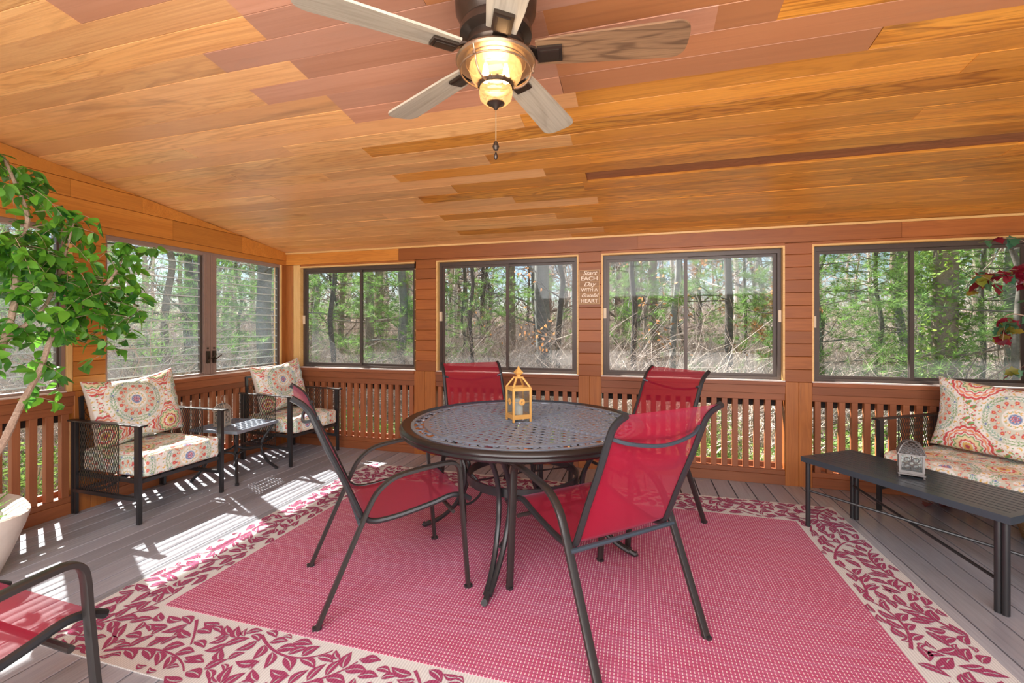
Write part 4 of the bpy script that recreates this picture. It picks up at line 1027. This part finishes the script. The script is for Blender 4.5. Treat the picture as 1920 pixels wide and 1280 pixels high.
# ficus in its planter, left
PL = (-3.61, 1.45, 0)
t = thing('planter', 'large cream flared planter standing by the left railing', 'planter', PL, math.radians(-18))
m = MB(); N = 40; prof = [(.205, 0), (.225, .012), (.27, .13), (.318, .27), (.336, .335), (.338, .352), (.330, .358), (.30, .352), (.235, .325), (.225, .30)]
def sq(r, a): q = (abs(math.cos(a))**3.2+abs(math.sin(a))**3.2)**(-1/3.2); return r*q
vs = [(sq(r, 2*PI*i/N)*math.cos(2*PI*i/N), sq(r, 2*PI*i/N)*math.sin(2*PI*i/N), z) for i in range(N) for r, z in prof]; K = len(prof)
m.add(vs, [(i*K+q, ((i+1) % N)*K+q, ((i+1) % N)*K+q+1, i*K+q+1) for i in range(N) for q in range(K-1)]+[tuple(i*K for i in range(N))[::-1]]); m.build('pot', 'pot', t, True)
m = MB(); m.lathe([(0, .30), (.25, .30)], 24); m.build('soil', 'soil', t)
rd = random.Random(5)
fm = [leaf_mesh('ficus_leaf', .088, .023, 'ficus'), leaf_mesh('ficus_leaf_broad', .080, .027, 'ficus'), leaf_mesh('ficus_leaf_small', .066, .021, 'ficus')]
m = MB()
for k in range(70):
    a = rd.uniform(0, 2*PI); r = rd.uniform(.02, .2); M = Matrix.Translation((r*math.cos(a), r*math.sin(a), .30)) @ Euler((rd.gauss(0, .3), -rd.uniform(.3, 1.2), a+rd.gauss(0, .6))).to_matrix().to_4x4() @ Matrix.Diagonal((1.9, .55, 1, 1))
    m.add([M @ Vector(v) for v in fm[0][1].v], fm[0][1].f)
o = m.build('grass_tuft', 'ficus', t); o['kind'] = 'stuff'
tree_ = thing('ficus_tree', 'artificial ficus tree with glossy green leaves leaning out of the cream planter', 'potted tree', (PL[0], PL[1], .30))
BR = {'A': [(-3.60, 1.44, .31), (-3.48, 1.52, .50), (-3.38, 1.59, .71), (-3.40, 1.69, .94), (-3.385, 1.77, 1.14), (-3.38, 1.81, 1.30), (-3.35, 1.86, 1.42), (-3.30, 1.93, 1.52), (-3.25, 1.99, 1.61), (-3.19, 2.04, 1.74), (-3.17, 2.07, 1.86)],
      'B': [(-3.68, 1.42, .31), (-3.60, 1.50, .7), (-3.50, 1.58, 1.05), (-3.42, 1.63, 1.31), (-3.43, 1.68, 1.55), (-3.46, 1.70, 1.80), (-3.44, 1.74, 2.02), (-3.47, 1.70, 2.22), (-3.49, 1.66, 2.36)],
      'C': [(-3.42, 1.63, 1.31), (-3.36, 1.76, 1.48), (-3.38, 1.84, 1.66), (-3.36, 1.88, 1.86), (-3.33, 1.90, 2.04)],
      'D': [(-3.50, 1.58, 1.05), (-3.52, 1.42, 1.3), (-3.50, 1.30, 1.6), (-3.5, 1.25, 1.9), (-3.55, 1.28, 2.15)],
      'E': [(-3.38, 1.81, 1.30), (-3.44, 1.95, 1.38), (-3.45, 2.06, 1.45)], 'F': [(-3.25, 1.99, 1.61), (-3.18, 2.08, 1.60), (-3.15, 2.12, 1.52), (-3.15, 2.13, 1.40)], 'G': [(-3.46, 1.70, 1.80), (-3.35, 1.62, 1.85), (-3.25, 1.60, 1.82)]}
bpts = []; T0 = Vector(tree_.location)
for k, r0 in zip('ABCDEFG', (.021, .024, .013, .016, .007, .006, .007)):
    P = smooth_path(BR[k], 4); n = len(P); m = MB(); m.tube([p-T0 for p in P], r0, 8, scale=[(1-.72*i/n)*(1+.08*math.sin(i*2.1)) for i in range(n)]); m.build('trunk' if k in 'AB' else 'branch', 'bark', tree_, True)
    for p in P:
        if p.z > 1.18: bpts += [tuple(p)]*(3 if p.z > 1.4 else 1)
for q in ((-3.40, 1.72, 1.22), (-3.42, 1.74, 1.05), (-3.40, 1.66, 1.0), (-3.46, 1.62, 1.08), (-3.36, 1.74, .98), (-3.2, 2.1, 1.9), (-3.16, 2.12, 1.35), (-3.15, 2.13, 1.25)): bpts += [q]*2
def kf(p): return p.x > -3.96 and p.x < -3.03 and p.y < 2.22 and .88 < p.z < 2.42 and (p.z < cz(p.y)-.1)
grow(rd, tree_, bpts, fm, 1500, 'leaf', 300, kf, 'bark', .0018, (.12, .34))
# red and green leafed plant, right corner
t = thing('planter_basket', 'woven planter in the corner behind the settee', 'planter', (3.02, 4.03, 0)); m = MB()
m.lathe([(0, 0), (.14, 0), (.17, .15), (.18, .30), (.165, .30), (.155, .27), (0, .27)], 28); m.build('basket', 'wicker', t, True)
t = thing('red_leaf_plant', 'plant with dark red and green leaves behind the right end of the settee', 'potted plant', (3.02, 4.03, .27)); T0 = Vector(t.location); rp_ = []
for P in ([(3.02, 4.03, .27), (2.98, 4.04, .8), (2.90, 4.05, 1.25), (2.76, 4.06, 1.6), (2.60, 4.06, 1.76), (2.44, 4.03, 1.77), (2.34, 4.0, 1.75)], [(2.98, 4.04, .8), (2.86, 4.0, 1.05), (2.72, 4.03, 1.15), (2.66, 4.05, 1.10)], [(2.90, 4.05, 1.25), (2.86, 4.1, 1.7), (2.76, 4.08, 1.95), (2.66, 4.06, 2.0)], [(2.90, 4.05, 1.25), (2.74, 4.02, 1.42), (2.58, 4.02, 1.48), (2.50, 4.0, 1.44)]):
    P = smooth_path(P, 4); n = len(P); m = MB(); m.tube([p-T0 for p in P], .008, 6, scale=[1-.75*i/n for i in range(n)]); m.build('stem', 'bark', t, True); rp_ += [tuple(p) for p in P if p.x < 2.95]
rl = [leaf_mesh('red_leaf', .085, .030, 'redleaf', 1), leaf_mesh('red_leaf_small', .070, .026, 'redleaf', 1), leaf_mesh('green_leaf', .08, .026, 'tealleaf', 1), leaf_mesh('red_leaf', .085, .030, 'redleaf', 1), leaf_mesh('green_leaf', .08, .026, 'tealleaf', 1), leaf_mesh('yellow_leaf', .075, .026, 'yelleaf', 1)]
grow(rd, t, rp_, rl, 280, 'leaf', 300, lambda p: p.y < 4.33 and p.x > 2.18, 'bark', .0018, (.08, .24))
t = thing('wicker_basket', 'low round wicker basket on the deck under the settee', 'basket', (2.60, 3.66, 0)); m = MB()
for k in range(7): m.lathe([(.17+.006*k, .02*k), (.178+.006*k, .02*k+.010), (.17+.006*k, .02*k+.020)], 28)
m.lathe([(0, .004), (.17, .004)], 28); m.build('basket_wall', 'wicker', t, True); m = MB(); m.tube([(.212*math.cos(b), .212*math.sin(b), .145) for b in np.linspace(0, 2*PI, 33)[:-1]], .009, 6, closed=True); m.build('rim', 'wicker', t, True)
for k, (x, y, a) in enumerate(((2.24, 4.19, .3), (2.31, 4.15, 2.4), (2.19, 4.23, 4.0))):
    o = link('fallen_leaf', rl[0][0]); o.location = (x, y, .014); o.rotation_euler = (0, .0, a); tag(o, 'dark red leaf fallen on the deck beneath the settee, '+('the middle one of three', 'the one nearest the right corner', 'the one nearest the back railing')[k], 'leaf', 'fallen red leaves')

# ================================================================ THE WOODS OUTSIDE
def gz(x, y):
    dx = max(XL-x, 0, x-XR); dy = max(y-YB, 0, YF-y); d = math.hypot(dx, dy)
    return -.62-.004*min(d, 12)+.0024*max(0, d-16)**2*(1 if d < 60 else 1)+.06*math.sin(x*.7)*math.cos(y*.6)
xs = np.unique(np.concatenate([np.linspace(-70, -14, 30), np.linspace(-14, 14, 50), np.linspace(14, 60, 24)])); ysg = np.unique(np.concatenate([np.linspace(-14, 16, 50), np.linspace(16, 75, 32)]))
V = [(x, y, min(gz(x, y), 3.2)) for x in xs for y in ysg]; ny = len(ysg)
m = MB(); m.add(V, [(i*ny+j, (i+1)*ny+j, (i+1)*ny+j+1, i*ny+j+1) for i in range(len(xs)-1) for j in range(ny-1)]); ground = m.build('forest_ground', 'litter', None, True); ground['kind'] = 'structure'

def limb(m, rd, p, d, ln, r, depth, tips, sides=5, wob=.18, up=.0):
    n = 5 if depth > 1 else 3; path = [p]; q = p
    for k in range(n):
        d = (d+Vector((rd.gauss(0, wob), rd.gauss(0, wob), rd.gauss(up, wob*.6)))).normalized(); q = q+d*(ln/n); path.append(q)
    m.tube(path, r, sides, scale=[1-.75*i/n for i in range(n+1)], up=(.3, .8, .1)); tips.append((path, depth))
    if depth > 0:
        for k in range(3 if depth > 1 else 2+(rd.random() < .6)):
            i = rd.randint(1, n); s_ = Vector((rd.gauss(0, 1), rd.gauss(0, 1), rd.gauss(.2, .5))).normalized()
            limb(m, rd, path[i], (d*.6+s_*.8).normalized(), ln*rd.uniform(.4, .65), r*.5, depth-1, tips, 4 if depth > 1 else 3, wob*1.2, up)
def trunk_path(rd, H, lean, wob=.05):
    P = [Vector((0, 0, -.15))]; n = 9; x = y = 0
    for k in range(1, n+1): P.append(Vector((lean[0]*H*k/n+rd.gauss(0, wob)*k/n*2, lean[1]*H*k/n+rd.gauss(0, wob)*k/n*2, H*k/n)))
    return smooth_path(P, 2)
def needles(m, rd, p, d, n=12, L=.11):
    for k in range(n):
        v = (d*.6+Vector((rd.gauss(0, .8), rd.gauss(0, .8), rd.gauss(.15, .6)))).normalized(); s_ = v.cross(Vector((rd.gauss(0, 1), rd.gauss(0, 1), rd.gauss(0, 1)))).normalized()*.0036
        q = p+v*rd.uniform(.6, 1.1)*L; m.add([p-s_, p+s_, q], [(0, 1, 2)])
def forest_tree(label, x, y, r, H=7.5, lean=(0, 0), mat='barkd', seed=1, pine=False, branches=9, ivy=False, dry=False, zlo=1.5, group=None, nm='forest_tree'):
    rd = random.Random(seed); t = thing(nm, label, 'tree', (x, y, gz(x, y)), rd.uniform(0, .3), group)
    P = trunk_path(rd, H, lean); m = MB(); n = len(P); m.tube(P, r, 10, scale=[(1.25 if i < 2 else 1)*(1-.45*i/n) for i in range(n)], up=(.3, .8, .1)); m.build('trunk', mat, t, True)
    m = MB(); nd = MB(); tips = []
    for b in range(branches):
        i = rd.randint(int(n*zlo/H), n-2); p = P[i]; a = rd.uniform(0, 2*PI); d = Vector((math.cos(a), math.sin(a), rd.uniform(-.1, .25) if pine else rd.uniform(.1, .9))).normalized()
        limb(m, rd, p, d, rd.uniform(1.1, 2.3) if pine else rd.uniform(.9, 2.2), r*.22 if r < .1 else .022, 2, tips, 5, .12 if pine else .2, 0 if pine else .04)
    o = m.build('branches', mat, t); o['kind'] = 'stuff'
    if pine:
        for path, dep_ in tips:
            if dep_ < 2:
                for i in range(1, len(path)):
                    for q in (0, .5): pp = path[i-1].lerp(path[i], q+.5*(q == 0)); needles(nd, rd, pp, (path[i]-path[i-1]).normalized(), 14, .17)
        o = nd.build('needles', 'needle', t); o['kind'] = 'stuff'
    if dry:
        for path, dep_ in tips:
            if dep_ < 2 and rd.random() < .55:
                for q in path[1:]:
                    s_ = Vector((rd.gauss(0, 1), rd.gauss(0, 1), rd.gauss(0, 1))).normalized()*.05; u_ = s_.orthogonal().normalized()*.03; q = q+s_; nd.add([q-s_, q+u_, q+s_, q-u_], [(0, 1, 2, 3)])
        o = nd.build('dry_leaves', 'dryleaf', t); o['kind'] = 'stuff'
    if ivy:
        iv = MB()
        for k in range(ivy):
            i = rd.randint(0, n-3); a = rd.uniform(0, 2*PI); q = P[i].lerp(P[i+1], rd.random())+Vector((math.cos(a), math.sin(a), 0))*(r*(1-.45*i/n)+abs(rd.gauss(.05, .09)))
            s_ = Vector((rd.gauss(0, 1), rd.gauss(0, 1), rd.gauss(0, 1))).normalized()*.035; u_ = s_.orthogonal().normalized()*.03; iv.add([q-s_, q+u_, q+s_, q-u_], [(0, 1, 2, 3)])
        o = iv.build('ivy', 'ivy', t); o['kind'] = 'stuff'
    return t
NT = [  # label, x, y, radius, H, lean, bark, pine, dry, ivy
 ('slim dark trunk in the left pane of the far left back window', -5.92, 7.68, .055, 6.5, (.0, 0), 'barkd', 1, 0, 0),
 ('brown trunk just right of the meeting bar of the far left back window', -6.75, 10.2, .13, 7.5, (.01, 0), 'barkb', 1, 0, 0),
 ('grey trunk near the right edge of the far left back window', -5.65, 9.84, .12, 7.5, (.02, 0), 'barkg', 1, 0, 0),
 ('thin straight dark trunk in the left pane of the second back window', -3.25, 8.43, .045, 6.5, (.01, 0), 'barkd', 0, 0, 0),
 ('brown trunk right of the meeting bar of the second back window', -3.83, 13.47, .15, 9, (.0, 0), 'barkb', 0, 1, 0),
 ('thick grey trunk, the widest in the second back window', -2.15, 10.6, .21, 8.5, (-.03, 0), 'barkg', 0, 0, 0),
 ('bent dark trunk leaning beside the thick grey trunk', -1.78, 9.9, .075, 7, (.035, 0), 'barkd', 0, 1, 0),
 ('straight dark trunk in the left pane of the third back window', -.10, 10.37, .07, 7.5, (.01, 0), 'barkd', 0, 1, 0),
 ('broad brown trunk in the middle of the left pane of the third back window', .50, 13.2, .15, 9, (-.02, 0), 'barkb', 1, 0, 0),
 ('curved grey-green trunk left of the meeting bar of the third back window', .64, 9.56, .068, 7, (.045, 0), 'barkg', 0, 0, 0),
 ('mossy green-grey trunk in the right pane of the third back window', 1.77, 9.85, .085, 7.5, (.01, 0), 'barkd', 1, 0, 0),
 ('thin tree at the right side of the third back window', 2.55, 11.9, .045, 6.5, (-.02, 0), 'barkd', 1, 1, 0),
 ('dark trunk at the left edge of the fourth back window', 3.48, 10.33, .075, 7.5, (0, 0), 'barkg', 1, 0, 0),
 ('slender young pine in the left pane of the fourth back window', 4.15, 9.48, .04, 6, (0, 0), 'barkd', 1, 0, 0),
 ('pale trunk twined with ivy left of the meeting bar of the fourth back window', 5.12, 10.7, .085, 7.5, (-.01, 0), 'barkg', 0, 0, 900),
 ('broad trunk thick with yellow-green ivy in the right pane of the fourth back window', 4.66, 8.66, .19, 7, (0, 0), 'barkb', 0, 0, 4200),
 ('broad grey trunk at the right edge of the fourth back window', 6.56, 10.16, .22, 8, (.01, 0), 'barkg', 1, 0, 0),
 ('brown trunk behind the large louvred pane on the left', -9.3, 6.85, .08, 6.0, (.01, 0), 'barkb', 1, 0, 0),
 ('faint trunk behind the louvred pane, left of the window crank', -11.6, 9.1, .12, 7, (0, 0), 'barkd', 1, 0, 0),
 ('wide grey trunk behind the narrow louvred pane by the corner', -7.1, 7.15, .155, 7.0, (0, 0), 'barkg', 1, 0, 0)]
for k, (lb, x, y, r, H, ln, mt, pn, dr, iv) in enumerate(NT):
    forest_tree(lb, x, y, r, H, ln, mt, 20+k, bool(pn), 12 if pn else 9, iv, bool(dr), 1.0)
# young pines between them: three kinds, copied
protos = []
for k in range(3): protos.append(forest_tree('x', 0, 0, .045, 5.0, (.01, .01), 'barkd', 60+k, True, 17, 0, False, .7, None, 'young_pine'))
spots = [(-8.2, 8.8), (-4.6, 9.6), (9.4, 10.5), (-5.1, 12.6), (2.6, 9.2), (3.9, 11.2), (5.6, 9.4), (7.4, 9.2), (6.3, 12.4), (1.1, 12.8), (-7.6, 11.4), (-10.4, 9.6), (-8.8, 5.2), (-11.5, 6.6), (-9.6, 12.4), (8.5, 11.2), (4.9, 7.6), (-11, 3.2), (-12.5, 4.6), (-.9, 13.8)]
for k, (x, y) in enumerate(spots):
    o = protos[k] if k < 3 else copy_tree(protos[k % 3]); o.location = (x, y, gz(x, y)); o.rotation_euler.z = k*1.9; o['label'] = 'young green pine among the bare trees outside the windows'; o['group'] = 'young pines outside the windows'
# distant bare trees
dp = []
for k in range(6):
    rd = random.Random(200+k); m = MB(); P = trunk_path(rd, 11, (rd.gauss(0, .02), rd.gauss(0, .02)), .12); n = len(P); m.tube(P, rd.uniform(.07, .16), 7, scale=[1-.6*i/n for i in range(n)], up=(.3, .8, .1)); tips = []
    for b in range(15): limb(m, rd, P[rd.randint(2, n-2)], Vector((rd.gauss(0, 1), rd.gauss(0, 1), rd.uniform(.2, 1.1))).normalized(), rd.uniform(1.5, 3.2), .035, 2, tips, 4, .22, .03)
    dp.append((m.mesh('distant_tree', ['barkb', 'twig', 'barkg', 'barkb', 'twigl', 'barkd'][k])))
rd = random.Random(9)
for k in range(285):
    while True:
        a = rd.uniform(math.radians(25), math.radians(170)); d = rd.uniform(15, 48); x, y = d*math.cos(a), d*math.sin(a)
        if (y > 14 or x < -13): break
    o = link('distant_tree', dp[k % 6]); o.location = (x, y, min(gz(x, y), 3.2)); o.rotation_euler.z = rd.uniform(0, 6.28); q = rd.uniform(.8, 1.2); o.scale = (q, q, q)
    tag(o, 'bare leafless tree in the distant woods beyond the porch windows', 'tree', 'distant bare trees')
# brush: tangles of bare shoots (nobody could count them)
def brush_mesh(seed, mat, n=420, W=5., Hh=2.4):
    rd = random.Random(seed); m = MB()
    for k in range(n):
        p = Vector((rd.uniform(-W/2, W/2), rd.uniform(-1.6, 1.6), -.1)); d = Vector((rd.gauss(0, .35), rd.gauss(0, .3), 1)).normalized(); path = [p]; ln = rd.uniform(.5, 1)*Hh
        for i in range(6): d = (d+Vector((rd.gauss(0, .25), rd.gauss(0, .25), rd.gauss(-.06, .12)))).normalized(); path.append(path[-1]+d*ln/6)
        r = rd.uniform(.004, .011); m.tube(path, r, 3, scale=[1, .9, .8, .7, .55, .4, .2])
        for q in range(3):
            i = rd.randint(2, 5); dd = (d+Vector((rd.gauss(0, 1), rd.gauss(0, 1), rd.gauss(0, .5)))).normalized(); m.tube([path[i], path[i]+dd*ln*.14, path[i]+dd*ln*.26+Vector((0, 0, .04))], r*.5, 3, scale=[1, .7, .3])
    return m.mesh('brush', mat)
bms = [brush_mesh(301, 'twig'), brush_mesh(302, 'twigl'), brush_mesh(303, 'twig', 300, 5, 3.4), brush_mesh(304, 'barkb', 260, 6, 3.0)]
k = 0
for d0, cnt in ((9.2, 9), (11.5, 11), (15, 13), (20, 14), (27, 15), (36, 15)):
    for i in range(cnt):
        a = math.radians(36+(172-36)*(i+.5*(k % 2))/cnt); d = d0+rd.uniform(-.8, .8); x, y = d*math.cos(a), d*math.sin(a)
        if y < 7.2 and x > -7.5: continue
        o = link('brush', bms[k % 4]); o.location = (x, y, gz(x, y)); o.rotation_euler.z = a+PI/2+rd.gauss(0, .3); q = (1+max(0, d0-12)*.055)*rd.uniform(.85, 1.1); o.scale = (q, q, q*.9); o['kind'] = 'stuff'; o.parent = ground; k += 1
# low green shrubs right outside the railings
sm = []
for q in range(3):
    rd2 = random.Random(400+q); m = MB()
    for k in range(1500):
        a = rd2.uniform(0, 2*PI); r = rd2.uniform(0, .75)**.7; z = rd2.uniform(0, 1)*(.95-.5*r); p = Vector((r*math.cos(a)*1.2, r*math.sin(a)*.8, z)); s_ = Vector((rd2.gauss(0, 1), rd2.gauss(0, 1), rd2.gauss(0, .6))).normalized()*.032; u_ = s_.orthogonal().normalized()*.020; m.add([p-s_, p+u_, p+s_, p-u_], [(0, 1, 2, 3)])
    st_ = MB()
    for k in range(30):
        a = rd2.uniform(0, 2*PI); st_.tube([(0, 0, -.1), (math.cos(a)*.3, math.sin(a)*.25, .35), (math.cos(a)*.75, math.sin(a)*.5, .75)], .006, 3)
    sm.append((m.mesh('shrub_leaves', 'shrub'), st_.mesh('shrub_stems', 'twig')))
k = 0
for x, y in [(-3.4, 5.9), (-2.0, 6.1), (-.8, 5.8), (.5, 5.9), (1.6, 6.0), (2.6, 5.8), (3.8, 6.0), (-4.6, 6.4), (-6.0, 4.4), (-6.2, 3.1), (-6.0, 1.9), (-6.3, .8), (-1.4, 7.3), (1.0, 7.4), (3.1, 7.3), (-3.0, 7.5), (-7.6, 2.5), (-7.4, 4.9)]:
    t = thing('shrub', 'low leafy green shrub growing close outside the porch railing', 'shrub', (x, y, gz(x, y)), k*1.3, 'low shrubs outside the railings')
    for me, nm in zip(sm[k % 3], ('leaves', 'stems')): o = link(nm, me, t); o['kind'] = 'stuff'
    q = .75+.25*((k*7) % 4)/3; t.scale = (q, q, q*.9); k += 1

# ---- labels by place for the look-alikes outside (which window they stand behind, which from the left)
def seen(o):
    d = Vector(o.location)-Vector(cam.location); dp_ = -d.x*math.sin(YAW)+d.y*math.cos(YAW); lt = d.x*math.cos(YAW)+d.y*math.sin(YAW); return 960+834*lt/max(dp_, .1)
WN = [(-1e9, 190, 'the front window of the left wall'), (190, 392, 'the wide louvred pane'), (392, 545, 'the narrow louvred pane by the corner'), (545, 798, 'the far left back window'), (798, 1106, 'the second back window'), (1106, 1497, 'the third back window'), (1497, 1e9, 'the fourth back window')]
ORD = ['first', 'second', 'third', 'fourth', 'fifth', 'sixth', 'seventh', 'eighth', 'ninth']
for base, txt in (('young_pine', 'young green pine beyond %s, %s from the left'), ('shrub', 'low leafy shrub below %s, %s from the left')):
    for lo_, hi_, nm in WN:
        L = sorted([o for o in bpy.data.objects if o.name.split('.')[0] == base and o.parent is None and lo_ <= seen(o) < hi_], key=seen)
        for k, o in enumerate(L): o['label'] = txt % (nm, ORD[k])
